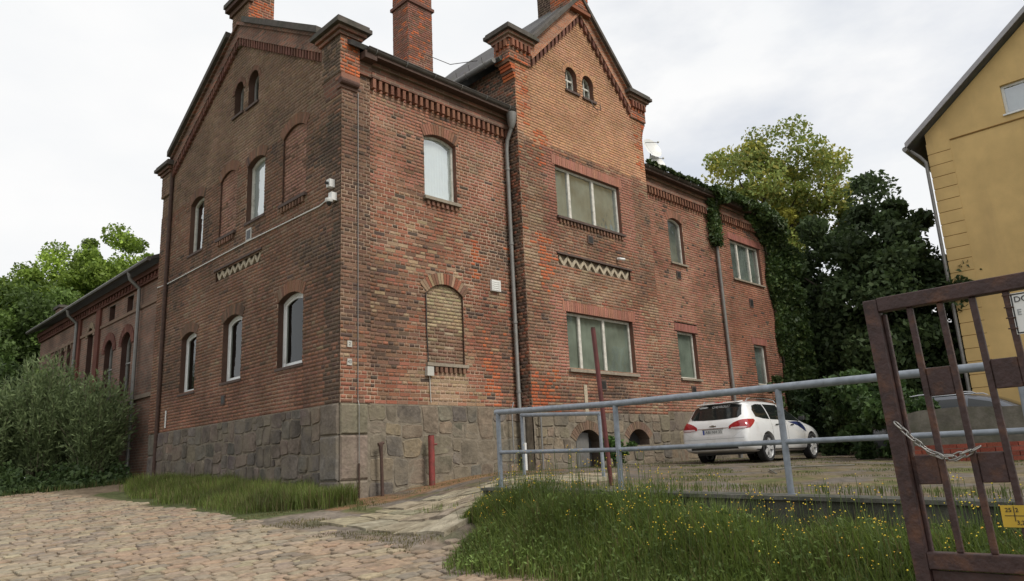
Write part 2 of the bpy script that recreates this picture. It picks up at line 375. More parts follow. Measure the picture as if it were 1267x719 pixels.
for (x0, y0, wx, wy) in cells:
    cx, cy = x0 + wx / 2, y0 + wy / 2
    if not in_ramp(cx, cy): continue
    g = random.uniform(.012, .035)
    pts = []
    for (a, b) in ((0, 0), (.5, 0), (1, 0), (1, .5), (1, 1), (.5, 1), (0, 1), (0, .5)):
        j = .07 if (a == .5 or b == .5) else .05
        px_ = x0 + g + (wx - 2 * g) * a + random.uniform(-j, j) * .6; py_ = y0 + g + (wy - 2 * g) * b + random.uniform(-j, j) * .6; pts.append((px_, py_))
    zt = random.uniform(.026, .042); n = len(pts)
    h0 = H(cx, cy); gx_, gy_ = (H(cx + .3, cy) - H(cx - .3, cy)) / .6, (H(cx, cy + .3) - H(cx, cy - .3)) / .6
    vs_ = [(px_, py_, h0 + gx_ * (px_ - cx) + gy_ * (py_ - cy) + zt) for px_, py_ in pts] + [(px_, py_, H(px_, py_) - .06) for px_, py_ in pts]
    fs_ = [tuple(range(n))] + [(i, n + i, n + (i + 1) % n, (i + 1) % n) for i in range(n)]
    c = rc((.31, .27, .195), .16)
    MB().add([V3(v) - V3((cx, cy, H(cx, cy))) for v in vs_], fs_, c).build('slab', 'slab', ramp, loc=(cx, cy, H(cx, cy)))

# retaining wall
rwl = empty('retaining_wall', (-.83, -9, .5), 'low dark mossy concrete retaining wall below the pipe railing', 'wall')
rw = MB(); yy = -14.5
segs = [-14.5, -12.4, -10.5, -8.6, -6.7, -4.86]
for i in range(len(segs) - 1):
    a, b = segs[i] + .004, segs[i + 1] - .004; mb = MB()
    za, zb = terr_h(0, a) - .01, terr_h(0, b) - .01
    mb.hexa([(-.98, a, -.3), (-.70, a, -.3), (-.70, b, -.3), (-.98, b, -.3), (-.96, a, za), (-.70, a, za), (-.70, b, zb), (-.96, b, zb)])
    o = mb.build('wall_section', 'concrete'); o.parent = rwl; o.location = -V3(rwl.location)
    o2 = MB().hexa([(-1.0, a, za + .002), (-.66, a, za + .002), (-.66, b, zb + .002), (-1.0, b, zb + .002), (-.995, a, za + .035), (-.665, a, za + .035), (-.665, b, zb + .035), (-.995, b, zb + .035)]).build('coping_slab', 'concrete')
    o2.parent = rwl; o2.location = -V3(rwl.location)

# ------------------------------------------------------------------ main brick building
BLD = empty('brick_building', (0, 0, 0), 'old two storey red brick building with stepped gables and rough stone plinth', 'building')
class Fr:
    def __init__(s, O, U, Nn): s.O = V3(O); s.U = V3(U); s.N = V3(Nn)
    def p(s, u, z, n=0): return s.O + s.U * u + s.N * n + V3((0, 0, z))
FL = Fr((0, 0, 0), (0, 1, 0), (-1, 0, 0)); FF = Fr((0, 0, 0), (1, 0, 0), (0, -1, 0)); BY = -.39
FB = Fr((0, BY, 0), (1, 0, 0), (0, -1, 0))

class Op:  # opening with optional segmental arch
    def __init__(s, u0, u1, z0, zs, rise=0, ring=.25, lintel=0):
        s.u0, s.u1, s.z0, s.zs, s.rise, s.ring, s.lintel = u0, u1, z0, zs, rise, ring, lintel
        s.c = (u0 + u1) / 2; s.w = (u1 - u0) / 2
        if rise: s.R = (s.w ** 2 + rise ** 2) / (2 * rise); s.zc = zs + rise - s.R; s.tan = s.w / (zs - s.zc) if zs - s.zc > .02 else 50
    def blocked(s, z):
        if s.z0 <= z < s.zs: return (s.u0, s.u1)
        if s.rise:
            if s.zs <= z < s.zc + s.R + s.ring:
                dz = z - s.zc; ho = math.sqrt(max(0, (s.R + s.ring) ** 2 - dz * dz)); hw = min(ho, dz * s.tan)
                if z < s.zs + s.rise: hw = max(hw, math.sqrt(max(0, s.R ** 2 - dz * dz)))
                return (s.c - hw, s.c + hw)
        elif s.lintel and s.zs <= z < s.zs + s.lintel: return (s.u0 - .12, s.u1 + .12)
        return None
    def outline(s, f=0, n=10, zf=None):
        """closed outline inset by f, from bottom left, counter clockwise"""
        a, b, z0 = s.u0 + f, s.u1 - f, s.z0 + (f if zf is None else zf)
        if not s.rise: return [(a, z0), (b, z0), (b, s.zs - f), (a, s.zs - f)]
        r = s.R - f; th = math.asin(min(1, (s.w - f) / r)); pts = [(a, z0), (b, z0)]
        for i in range(n + 1):
            t = th - 2 * th * i / n; pts.append((s.c + r * math.sin(t), s.zc + r * math.cos(t)))
        return pts

class MBm(MB):
    def add(s, vs, fs, c=(.26, .205, .15)): return MB.add(s, vs, fs, c)
mortar = MBm(); bricks = []; BH = .077
def brick_face(fr, z0, z1, lo, hi, ops, colfn, proud=0.0, back=0.0, jit=.005):
    k = 0; z = z0; strips = []
    while z < z1 - .02:
        zt = min(z + BH, z1); zm = (z + zt) / 2; l, h = lo(zm), hi(zm)
        if h - l > .03:
            bl = sorted(b for b in (o.blocked(zm) for o in ops) if b); free = []; c = l
            for b in bl:
                if b[0] > c: free.append((c, min(b[0], h)))
                c = max(c, b[1])
            if c < h: free.append((c, h))
            for (a, b) in free:
                if b - a < .02: continue
                strips.append((a, b, z, zt))
                mod = .26 if k % 2 == 0 else .13; off = 0 if k % 4 < 2 else .065
                i = math.floor((a - off) / mod)
                while True:
                    u = off + i * mod; i += 1
                    if u >= b: break
                    ua, ub = max(a, u), min(b, u + mod - .015)
                    if ub - ua < .03: continue
                    cc = colfn((ua + ub) / 2, zm)
                    bricks.append((fr, ua, ub, z + .007, zt - .007, proud + .004 + random.random() * jit, proud - .01, cc, mod == .26 and ub - ua > .24))
        z = zt; k += 1
    for (a, b, za, zb) in strips:
        n = max(1, int((b - a) / .45))
        for q in range(n):
            ua, ub = a + (b - a) * q / n, a + (b - a) * (q + 1) / n
            bb = len(mortar.v); mortar.v += [tuple(fr.p(ua, za, proud)), tuple(fr.p(ub, za, proud)), tuple(fr.p(ub, zb, proud)), tuple(fr.p(ua, zb, proud))]
            mortar.c += [mortar_col(fr, u_, z_) for u_, z_ in ((ua, za), (ub, za), (ub, zb), (ua, zb))]; mortar.f.append((bb, bb + 1, bb + 2, bb + 3))
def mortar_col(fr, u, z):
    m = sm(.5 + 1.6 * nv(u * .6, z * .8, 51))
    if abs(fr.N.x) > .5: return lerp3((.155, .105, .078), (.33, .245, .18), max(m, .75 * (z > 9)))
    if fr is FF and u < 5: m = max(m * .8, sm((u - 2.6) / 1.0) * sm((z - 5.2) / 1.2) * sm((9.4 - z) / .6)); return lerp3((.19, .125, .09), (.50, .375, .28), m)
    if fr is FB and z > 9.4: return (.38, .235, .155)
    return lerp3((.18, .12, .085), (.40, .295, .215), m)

RED = (.255, .102, .064); RED2 = (.305, .132, .086); BRN = (.185, .105, .072); TAN = (.32, .222, .145); DRK = (.095, .066, .052); ORG = (.44, .12, .05); PINK = (.335, .155, .11); GAB = (.47, .255, .145)
def pick(ws):
    t = random.random() * sum(w_ for w_, _ in ws)
    for w_, c in ws:
        t -= w_
        if t <= 0: return c
    return ws[-1][1]
def ramp_pick(t, pal):
    t = min(.999, max(0, t)) * (len(pal) - 1); k = int(t); return lerp3(pal[k], pal[k + 1], t - k)
def lf(u, z, sd_, su=.55, sz=.75): return .5 + .62 * nv(u * su, z * sz, sd_) + .35 * nv(u * su * 3, z * sz * 3.4, sd_ + 3)
def col_front(u, z):
    t = lf(u, z, 11); r = random.gauss(0, .17)
    if z > 7.4 or u > 10: pal = [BRN, (.23, .125, .08), RED2, PINK, (.32, .175, .115), (.27, .18, .12)]
    else: pal = [DRK, BRN, (.21, .12, .078), RED, RED2, (.28, .185, .115), TAN]
    c = ramp_pick(t + r, pal)
    if z < 7.5 and u < 3.4 and z > 4.4 and random.random() < .28 * max(0, nv(u * .9, z * 1.5, 41) + .35): c = TAN
    if u < .66 and z > 4.3: c = ramp_pick(t * .7 + r, [DRK, BRN, BRN, (.24, .15, .10), TAN])
    if 3.4 < u < 10 and z < 6.6 and random.random() < 2.2 * (nv(u * 1.4, z * .9, 5) - .02): c = lerp3(c, ORG, .8)
    if u > 15: c = ramp_pick(t + r, [BRN, RED, RED2, (.29, .13, .08)])
    if random.random() < .03: c = DRK
    return rc(c, .1)
def col_bay(u, z):
    t = lf(u, z, 21); r = random.gauss(0, .16)
    if z > 9.5 + .35 * nv(u, 3): 
        c = ramp_pick(.5 + .5 * (t - .5) + r * .55, [(.34, .175, .11), GAB, GAB, (.48, .26, .16), (.48, .30, .20)])
    else: c = ramp_pick(t + r, [DRK, BRN, (.20, .12, .08), RED, (.26, .15, .095), (.29, .19, .125), TAN])
    ed = max(0, 1 - (u - 4.72) / 1.15)
    if z < 9.8 and random.random() < 2.6 * ed ** .6 * (nv(u * 1.3, z * .55, 8) + .12): c = lerp3(c, ORG, .9)
    if (u < 5.15 or u > 9.75) and z > 9.8 and random.random() < .75: c = lerp3(GAB, ORG, random.random())
    if (5.6 < u < 9.35 and (7.2 < z < 9.45 or 3.55 < z < 5.55)) and max(5.98 - u, u - 8.85) > -.1: c = ramp_pick(.5 + r, [PINK, (.31, .135, .095), PINK])
    return rc(c, .08)
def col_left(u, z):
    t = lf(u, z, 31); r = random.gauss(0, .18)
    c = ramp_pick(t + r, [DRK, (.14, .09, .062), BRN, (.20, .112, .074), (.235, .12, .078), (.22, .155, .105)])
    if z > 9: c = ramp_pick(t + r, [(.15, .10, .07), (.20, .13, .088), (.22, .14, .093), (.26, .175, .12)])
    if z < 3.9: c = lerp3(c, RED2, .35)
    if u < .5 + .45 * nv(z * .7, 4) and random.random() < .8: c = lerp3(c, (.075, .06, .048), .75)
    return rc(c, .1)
def col_blind(u, z): return rc(pick([(4, (.33, .185, .135)), (2, (.30, .16, .115)), (.6, BRN)]), .10)
def col_yellow(u, z):
    if z > 4.55 - .25 * abs(u - 2.6): return rc(pick([(5, (.37, .295, .18)), (2, (.32, .24, .145)), (1, (.25, .18, .12))]), .15)
    return rc(pick([(4, BRN), (2, (.2, .14, .09)), (1, (.3, .24, .16))]), .15)
def col_org(u, z): return rc(pick([(4, ORG), (3, RED2), (1, BRN)]), .18)
def col_chim(u, z): return rc(pick([(4, (.26, .115, .085)), (2, RED), (1.5, BRN), (1, ORG)]), .15)

# openings
LW = [Op(1.38, 2.43, 3.76, 5.17, .14), Op(4.12, 5.12, 3.76, 5.17, .14), Op(6.68, 7.63, 3.74, 5.17, .13)]
UWr = [Op(6.62, 7.49, 7.42, 8.83, .13), Op(3.23, 4.13, 7.42, 8.83, .13)]
UWb = [Op(4.68, 5.63, 7.40, 8.91, .17), Op(1.36, 2.38, 7.36, 8.91, .18)]
GWl = [Op(4.51, 5.02, 10.48, 11.12, .255, .12), Op(3.70, 4.25, 10.44, 11.08, .27, .12)]
ZZl = Op(3.30, 5.70, 6.33, 6.58); 
W1 = Op(2.10, 3.03, 7.36, 8.78, .12); BL = Op(2.09, 3.10, 3.72, 5.22, .22)
BU = Op(6.02, 8.72, 7.62, 9.02, 0, lintel=.26); BLo = Op(6.10, 8.82, 3.76, 5.18, 0, lintel=.26)
GWb = [Op(6.70, 7.18, 11.36, 11.85, .24, .12), Op(7.42, 7.90, 11.36, 11.85, .24, .12)]
ZZb = Op(5.93, 8.92, 6.34, 6.62)
W2 = Op(11.68, 12.50, 7.42, 8.78, .13); W2l = Op(11.60, 12.64, 3.84, 5.27, 0, lintel=.24)
W2b = Op(15.52, 17.68, 7.46, 8.88, 0, lintel=.24); W2s = Op(16.36, 17.24, 3.84, 5.23, 0, lintel=.24)
PZ = 2.85                                             # top of stone plinth
YC = 4.75; YE = 9.45                                  # gable centre line and far end of the gable wall
def gl(z): return max(0, (z - 10.2) / .57) if z > 10.2 else 0
def gh(z): return min(YE, 2 * YC - (z - 10.2) / .57) if z > 10.2 else YE
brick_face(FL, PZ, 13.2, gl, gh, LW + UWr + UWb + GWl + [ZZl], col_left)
brick_face(FF, PZ, 9.95, lambda z: .66, lambda z: 4.75, [W1, BL], col_front)
brick_face(FF, PZ, 9.95, lambda z: -.012, lambda z: .66, [], col_front, proud=.035)
BX0, BX1, BC = 4.72, 10.12, 7.42
def bl_(z): return BX0 if z < 11.6 else BX0 + (z - 11.6) / 1.045 + .1
def bh_(z): return BX1 if z < 11.6 else BX1 - (z - 11.6) / 1.045 - .1
brick_face(FB, 2.72, 14.2, bl_, bh_, [BU, BLo, ZZb] + GWb, col_bay)
brick_face(FF, PZ, 9.95, lambda z: 10.12, lambda z: 18.75, [W2, W2l, W2b, W2s], col_front)
FBS = Fr((BX0, 0, 0), (0, -1, 0), (-1, 0, 0))          # side of the bay (return wall)
brick_face(FBS, 2.72, 11.5, lambda z: 0 if z < 10 else -min(3.5, (z - 9.6) / .56), lambda z: .39, [], lambda u, z: rc(pick([(3, DRK), (3, BRN), (2, RED)]), .15))
# blind niches, set back
for o in UWb:
    FLb = Fr((.05, 0, 0), (0, 1, 0), (-1, 0, 0)); brick_face(FLb, o.z0, o.zs + o.rise + .1, lambda z, o=o: o.u0 - .02, lambda z, o=o: o.u1 + .02, [], col_blind)
brick_face(Fr((0, .06, 0), (1, 0, 0), (0, -1, 0)), BL.z0, BL.zs + BL.rise + .1, lambda z: BL.u0 - .02, lambda z: BL.u1 + .02, [], col_yellow)
# back of the zigzag panels
for fr, o in ((FL, ZZl), (FB, ZZb)):
    mortar.add([fr.p(o.u0, o.z0, -.07), fr.p(o.u1, o.z0, -.07), fr.p(o.u1, o.zs, -.07), fr.p(o.u0, o.zs, -.07)], [(0, 1, 2, 3)])

trim = MB()      # corbels, dentils, bands in brick colour (own meshes later)
def reveal(mb, fr, o, depth, c, n0=0.0):
    pts = o.outline(0)
    for i in range(len(pts)):
        a, b = pts[i], pts[(i + 1) % len(pts)]
        mb.add([fr.p(*a, n0), fr.p(*b, n0), fr.p(*b, -depth), fr.p(*a, -depth)], [(0, 1, 2, 3)], c)
def arch_ring(mb, fr, o, colfn, proud=.012):
    """brick on end arch; mortar bed behind"""
    if o.rise:
        th = math.asin(min(1, o.w / o.R)) if o.zs >= o.zc else math.pi / 2
        n = max(5, int(2 * th * (o.R + o.ring / 2) / .078)); n += 1 - n % 2
        for i in range(n):
            t0 = -th + 2 * th * (i + .07) / n; t1 = -th + 2 * th * (i + .93) / n; ri, ro = o.R + .003, o.R + o.ring; pr = proud + random.random() * .005
            q = [(o.c + r * math.sin(t), o.zc + r * math.cos(t)) for r, t in ((ri, t0), (ri, t1), (ro, t1), (ro, t0))]
            mb.hexa([fr.p(*a, -.03) for a in q] + [fr.p(*a, pr) for a in q], colfn(o.c, o.zs))
        for i in range(12):
            t0, t1 = -th + 2 * th * i / 12, -th + 2 * th * (i + 1) / 12
            mortar.add([fr.p(o.c + r * math.sin(t), o.zc + r * math.cos(t), -.002) for r, t in ((o.R, t0), (o.R, t1), (o.R + o.ring + .06, t1), (o.R + o.ring + .06, t0))], [(0, 1, 2, 3)])
    elif o.lintel:
        n = int((o.u1 - o.u0 + .24) / .076)
        for i in range(n):
            a = o.u0 - .12 + (o.u1 - o.u0 + .24) * (i + .06) / n; b = o.u0 - .12 + (o.u1 - o.u0 + .24) * (i + .94) / n; pr = proud + random.random() * .005
            q = [(a, o.zs + .003), (b, o.zs + .003), (b, o.zs + o.lintel - .006), (a, o.zs + o.lintel - .006)]
            mb.hexa([fr.p(*x, -.03) for x in q] + [fr.p(*x, pr) for x in q], colfn(o.c, o.zs))
        mortar.add([fr.p(o.u0 - .12, o.zs, -.002), fr.p(o.u1 + .12, o.zs, -.002), fr.p(o.u1 + .12, o.zs + o.lintel, -.002), fr.p(o.u0 - .12, o.zs + o.lintel, -.002)], [(0, 1, 2, 3)])

def fbox(mb, fr, u0, u1, z0, z1, n0, n1, c=(1, 1, 1)):
    q = [(u0, z0), (u1, z0), (u1, z1), (u0, z1)]
    return mb.hexa([fr.p(*a, n0) for a in q] + [fr.p(*a, n1) for a in q], c)

def ring_mesh(mb, fr, po, pi, n0, n1):
    """frame between outer and inner outline (same count), from depth n0 to n1"""
    k = len(po)
    for i in range(k):
        j = (i + 1) % k
        mb.add([fr.p(*po[i], n1), fr.p(*po[j], n1), fr.p(*pi[j], n1), fr.p(*pi[i], n1)], [(0, 1, 2, 3)])
        mb.add([fr.p(*pi[i], n1), fr.p(*pi[j], n1), fr.p(*pi[j], n0), fr.p(*pi[i], n0)], [(0, 1, 2, 3)])

def window(fr, o, frame='white_pvc', fw_=.06, depth=.13, mull=(), trans=None, curtain=None, ccover=(0, 1), sill=None, sill_p=.07, sill_h=.06, glass='glass', label=None, arch_col=None, corbels=True, n0=0.0, double=False):
    mb = MB(); ring_mesh(mb, fr, o.outline(0), o.outline(fw_), -depth - .06, -depth)
    if double: ring_mesh(mb, fr, o.outline(fw_), o.outline(fw_ + .05), -depth - .06, -depth - .02)
    W = mb.build('window', frame, BLD); 
    if label: W['label'] = label
    top = o.zs + o.rise
    for mu in mull:
        u = o.u0 + (o.u1 - o.u0) * mu; fbox(MB(), fr, u - .045, u + .045, o.z0 + .05, top - .05, -depth - .055, -depth + .006).build('mullion', frame, W)
    if trans:
        fbox(MB(), fr, o.u0 + .05, o.u1 - .05, trans - .025, trans + .025, -depth - .055, -depth + .004).build('transom', frame, W)
    # panes between the mullions
    cuts = [0] + list(mull) + [1]
    for i in range(len(cuts) - 1):
        a = o.u0 + (o.u1 - o.u0) * cuts[i] + .012; b = o.u0 + (o.u1 - o.u0) * cuts[i + 1] - .012
        if len(cuts) == 2: pts = o.outline(.02)
        else: pts = [(a, o.z0 + .02), (b, o.z0 + .02), (b, top - .02), (a, top - .02)]
        MB().add([fr.p(*q, -depth - .03) for q in pts], [tuple(range(len(pts)))]).build('pane', glass, W)
    rm = MB(); u0, u1, z0, z1 = o.u0 - .02, o.u1 + .02, o.z0 - .02, top + .02; d0, d1 = -depth - .08, -depth - 1.0
    for q in ([(u0, z0, d1), (u1, z0, d1), (u1, z1, d1), (u0, z1, d1)], [(u0, z0, d0), (u1, z0, d0), (u1, z0, d1), (u0, z0, d1)], [(u0, z1, d0), (u1, z1, d0), (u1, z1, d1), (u0, z1, d1)], [(u0, z0, d0), (u0, z1, d0), (u0, z1, d1), (u0, z0, d1)], [(u1, z0, d0), (u1, z1, d0), (u1, z1, d1), (u1, z0, d1)]):
        rm.add([fr.p(*a) for a in q], [(0, 1, 2, 3)])
    rm.build('room_lining', 'interior', W)
    if curtain:
        cm = MB(); n = 40; ca, cb = o.u0 + (o.u1 - o.u0) * ccover[0], o.u0 + (o.u1 - o.u0) * ccover[1]
        for i in range(n):
            ua, ub = ca + (cb - ca) * i / n, ca + (cb - ca) * (i + 1) / n; am_ = .002 if curtain == 'curtain_white' else .012; na, nb = -depth - .062 - am_ * math.sin(i * 1.9), -depth - .062 - am_ * math.sin((i + 1) * 1.9)
            cm.add([fr.p(ua, o.z0, na), fr.p(ub, o.z0, nb), fr.p(ub, top, nb), fr.p(ua, top, na)], [(0, 1, 2, 3)])
        cm.build('curtain', curtain, W)  # grey cloth carries the reflected tone of the panes in its colour
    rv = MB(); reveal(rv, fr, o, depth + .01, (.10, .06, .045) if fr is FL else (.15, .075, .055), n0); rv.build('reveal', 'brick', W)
    if o.ring or o.lintel:
        ar = MB(); arch_ring(ar, fr, o, arch_col or ((lambda u, z: col_left(u, 7.0)) if fr is FL else (lambda u, z: lerp3(col_front(u, z), BRN, .3)))); 
        if ar.v: ar.build('arch', 'brick', W)
    if sill:
        fbox(MB(), fr, o.u0 - .05, o.u1 + .05, o.z0 - sill_h, o.z0 + .002, -depth + .01, sill_p).build('sill', sill, W)
        if corbels:
            n = max(4, int((o.u1 - o.u0) / .13))
            for i in range(n):
                u = o.u0 + (o.u1 - o.u0) * (i + .25) / n; fbox(MB(), fr, u, u + .065, o.z0 - sill_h - .11, o.z0 - sill_h - .004, -.01, .05, rc(BRN, .2)).build('corbel', 'brick', W)
    return W

for i, o in enumerate(LW): window(FL, o, 'white_pvc', .06, .13, glass='glass_dark', sill='sill_dark', sill_p=.03, sill_h=.05, corbels=False, double=True)
window(FL, UWr[0], 'cream_frame', .07, .12, trans=None, curtain='curtain_reflect_grey', ccover=(.0, .6), sill='sill_dark', sill_p=.03, corbels=False)
window(FL, UWr[1], 'cream_frame', .07, .12, curtain='curtain_white', ccover=(0, 1), sill='sill_dark', sill_p=.03, corbels=False)
for o in GWl: window(FL, o, 'old_frame', .03, .16, mull=(), glass='glass_dark', sill='sill_dark', sill_p=.05, corbels=False, arch_col=lambda u, z: rc(BRN, .2))
for o in GWb: window(FB, o, 'cream_frame', .03, .14, mull=(), trans=o.z0 + .4, glass='glass', curtain='curtain_reflect_grey', sill='sill_dark', sill_p=.06, corbels=False, arch_col=lambda u, z: rc(GAB, .12))
for o in GWb: fbox(MB(), FB, o.c - .012, o.c + .012, o.z0 + .03, o.zs + .2, -.19, -.135).build('glazing_bar', 'cream_frame', BLD)
window(FF, W1, 'cream_frame', .05, .12, curtain='curtain_white', sill='sill_stone', sill_p=.09, sill_h=.07, label='arched window with a white blind drawn')
window(FB, BU, 'cream_frame', .06, .10, mull=(.23, .60), curtain='curtain_reflect_grey', sill='sill_dark', sill_p=.08, sill_h=.06, arch_col=lambda u, z: rc(PINK, .12), label='wide three light window, reflected grey put in as cloth behind the panes')
window(FB, BLo, 'cream_frame', .06, .12, mull=(.22, .58), curtain='curtain_reflect_grey', ccover=(0, 1), glass='glass_dark', sill='sill_stone', sill_p=.08, sill_h=.07, corbels=False, arch_col=lambda u, z: rc(PINK, .12), label='wide three light window with tan curtain')
window(FF, W2, 'cream_frame', .05, .10, curtain='curtain_reflect_grey', sill='sill_stone', sill_p=.07, sill_h=.05, corbels=False)
PK = lambda u, z: rc((.29, .12, .095), .12)
window(FF, W2l, 'cream_frame', .06, .12, curtain='curtain_reflect_grey', ccover=(0, 1), glass='glass_dark', sill='sill_stone', sill_p=.07, sill_h=.06, corbels=False, arch_col=PK)
window(FF, W2b, 'cream_frame', .06, .10, mull=(.3, .68), curtain='curtain_reflect_grey', sill='sill_stone', sill_p=.07, sill_h=.05, corbels=False, arch_col=PK)
window(FF, W2s, 'cream_frame', .06, .10, curtain='curtain_reflect_grey', sill='sill_stone', sill_p=.06, sill_h=.05, corbels=False, arch_col=PK)

# blind windows: arch, reveal, sill with corbels
def blind(fr, o, dpt, cfn, sillm='sill_dark'):
    a = MB(); arch_ring(a, fr, o, cfn); reveal(a, fr, o, dpt, (.10, .06, .045)); B = a.build('blind_window', 'brick', BLD)
    fbox(MB(), fr, o.u0 - .06, o.u1 + .06, o.z0 - .07, o.z0, -.1, .07).build('sill', sillm, B)
    n = int((o.u1 - o.u0) / .125)
    for i in range(n):
        u = o.u0 + (o.u1 - o.u0) * (i + .22) / n; fbox(MB(), fr, u, u + .07, o.z0 - .19, o.z0 - .074, -.01, .055, rc(BRN, .25)).build('corbel', 'brick', B)
    return B
for o in UWb: blind(FL, o, .05, lambda u, z: col_left(u, 7.0))
B_ = blind(FF, BL, .06, lambda u, z: rc(pick([(2, RED), (3, BRN), (1, TAN)]), .15), 'sill_stone'); B_['label'] = 'arched window bricked up with yellow bricks'

# zigzag panels (pale bricks set in a saw tooth) with hood
for fr, o, n in ((FL, ZZl, 8), (FB, ZZb, 9)):
    Z = MB(); reveal(Z, fr, o, .07, (.12, .07, .05)); P_ = Z.build('zigzag_panel', 'brick', BLD)
    L0, L1, h0, h1 = o.u0 + .06, o.u1 - .06, o.z0 + .04, o.zs - .06; pw = (L1 - L0) / n
    for i in range(n):
        for s in (0, 1):
            ua, ub = L0 + pw * (i + s * .5), L0 + pw * (i + .5 + s * .5); za, zb = (h1, h0) if s == 0 else (h0, h1); t = .055
            q = [(ua + .004, za - t), (ub - .004, zb - t), (ub - .004, zb + t), (ua + .004, za + t)]
            MB().hexa([fr.p(*a, -.072) for a in q] + [fr.p(*a, -.015 + random.uniform(-.006, .006)) for a in q]).build('zigzag_brick', 'pale_brick', P_)
    fbox(MB(), fr, o.u0 - .05, o.u1 + .05, o.zs, o.zs + .05, -.02, .04).build('hood', 'sill_dark', P_)

# eaves: dentils, frieze band, soffit, gutter
def eaves(fr, u0, u1, z=9.43):
    E_ = MB(); n = int((u1 - u0) / .155)
    fbox(E_, fr, u0, u1, z + .215, z + .33, -.02, .125, (.20, .09, .065)); fbox(E_, fr, u0, u1, z + .33, z + .5, -.02, .05, (.22, .095, .065)); fbox(E_, fr, u0, u1, z + .5, z + .58, -.02, .12, (.13, .075, .055))
    EV = E_.build('eaves_band', 'brick_trim', BLD)
    for i in range(n):
        u = u0 + (u1 - u0) * (i + .2) / n; fbox(MB(), fr, u, u + .075, z, z + .21, -.02, .11 + random.uniform(-.008, .008), rc((.20, .095, .062), .2)).build('dentil', 'brick', EV)
    fbox(MB(), fr, u0, u1, z - .03 + .61, z + .66, -.02, .32).build('soffit_board', 'rust_pipe', EV)
eaves(FF, .665, 4.72); fbox(MB(), FF, .372, .664, 9.93, 10.09, -.02, .31).build('soffit_board', 'rust_pipe', BLD); fbox(MB(), FF, .372, .664, 9.64, 9.929, -.02, .10, (.20, .10, .07)).build('frieze_block', 'brick_trim', BLD); eaves(FF, 10.16, 18.7)
def gutter(fr, u0, u1, z, n):
    g = MB(); k = 8; prof = [(-.085 * math.cos(math.pi * i / k), -.085 * math.sin(math.pi * i / k)) for i in range(k + 1)]
    for u in (u0, u1): g.v += [tuple(fr.p(u, z + b, n + a)) for a, b in prof]; g.c += [(1, 1, 1)] * (k + 1)
    for i in range(k): g.f.append((i, i + 1, k + 1 + i + 1, k + 1 + i))
    g.f.append(tuple(range(k + 1))); g.f.append(tuple(range(k + 1, 2 * k + 2)))
    g.tube([fr.p(u0, z, n + .085), fr.p(u1, z, n + .085)], .014, 6)
    G_ = g.build('gutter', 'zinc_dark', BLD, True)
    q = u0 + .2
    while q < u1:
        b = MB(); b.tube([fr.p(q, z + .01, n + .09)] + [fr.p(q, z - .095 * math.sin(math.pi * i / 6), n + .095 * math.cos(math.pi * i / 6)) for i in range(1, 7)] + [fr.p(q, z + .05, n - .1)], .012, 5); b.build('gutter_bracket', 'zinc', G_, True); q += .78
    return G_
gutter(FF, .42, 4.98, 10.15, .30); gutter(FF, 10.2, 18.8, 10.15, .30)
def downpipe(path, r, m_='zinc', clips=()):
    d = MB(); d.tube(path, r, 12); D_ = d.build('downpipe', m_, BLD, True)
    for (p, nn) in clips:
        b = MB(); b.tube([V3(p) + V3((0, 0, -.03)), V3(p) + V3((0, 0, .03))], r + .012, 12); b.build('pipe_clip', m_, D_, True)
    return D_
px_ = 4.52
D1 = downpipe([(px_ + .1, -.30, 10.03), (px_ + .1, -.30, 9.80)], .055)
hp = MB(); hp.tube([(px_ + .1, -.30, 10.02), (px_ + .1, -.30, 9.75), (px_ + .1, -.28, 9.62)], [.13, .10, .055], 12); hp.build('hopper', 'zinc', D1, True)
downpipe([(px_ + .1, -.28, 9.64), (px_ + .08, -.14, 9.35), (px_ + .08, -.10, 9.1), (px_ + .08, -.10, 2.75), (px_ + .1, -.17, 2.6), (px_ + .1, -.17, 2.0)], .05, clips=[((px_ + .08, -.10, z), 0) for z in (8.6, 6.7, 4.8, 3.2)])
downpipe([(px_ + .1, -.17, 2.05), (px_ + .1, -.17, 1.38)], .06, 'white_plastic')
downpipe([(px_ + .34, -.5, 2.75), (px_ + .34, -.5, 1.35)], .022, 'zinc'); downpipe([(px_ - .12, -.12, 2.95), (px_ - .2, -.14, 2.8), (px_ - .2, -.14, 1.6)], .016, 'zinc')
downpipe([(14.45, -.28, 10.0), (14.45, -.12, 9.6), (14.45, -.09, 9.3), (14.45, -.09, 1.4)], .055, clips=[((14.45, -.09, z), 0) for z in (8.5, 6.5, 4.6, 3.0)])
downpipe([(-.06, 8.86, 10.2), (-.06, 8.86, 1.5)], .05, 'rust_pipe')

# rake cornices
def rake(fr, u0, z0, u1, z1, bands, dent=None):
    R_ = None
    for (d0, d1, pr, mt, c) in bands:
        mb = MB(); q = [(u0, z0 + d0), (u1, z1 + d0), (u1, z1 + d1), (u0, z0 + d1)]
        mb.hexa([fr.p(*a, -.25 if mt == 'coping' else -.03) for a in q] + [fr.p(*a, pr) for a in q], c); o = mb.build('cornice' if R_ is None else ('coping' if mt == 'coping' else 'cornice_band'), mt, R_ or BLD); R_ = R_ or o
    if dent:
        h, pr, pitch = dent; n = int(abs(u1 - u0) / pitch)
        for i in range(n):
            t0, t1 = (i + .15) / n, (i + .72) / n; a0, a1 = u0 + (u1 - u0) * t0, u0 + (u1 - u0) * t1; b0, b1 = z0 + (z1 - z0) * t0, z0 + (z1 - z0) * t1
            q = [(a0, b0 - h), (a1, b1 - h), (a1, b1), (a0, b0)]
            MB().hexa([fr.p(*a, -.03) for a in q] + [fr.p(*a, pr + random.uniform(-.006, .006)) for a in q], rc((.16, .075, .055), .22)).build('dentil', 'brick', R_)
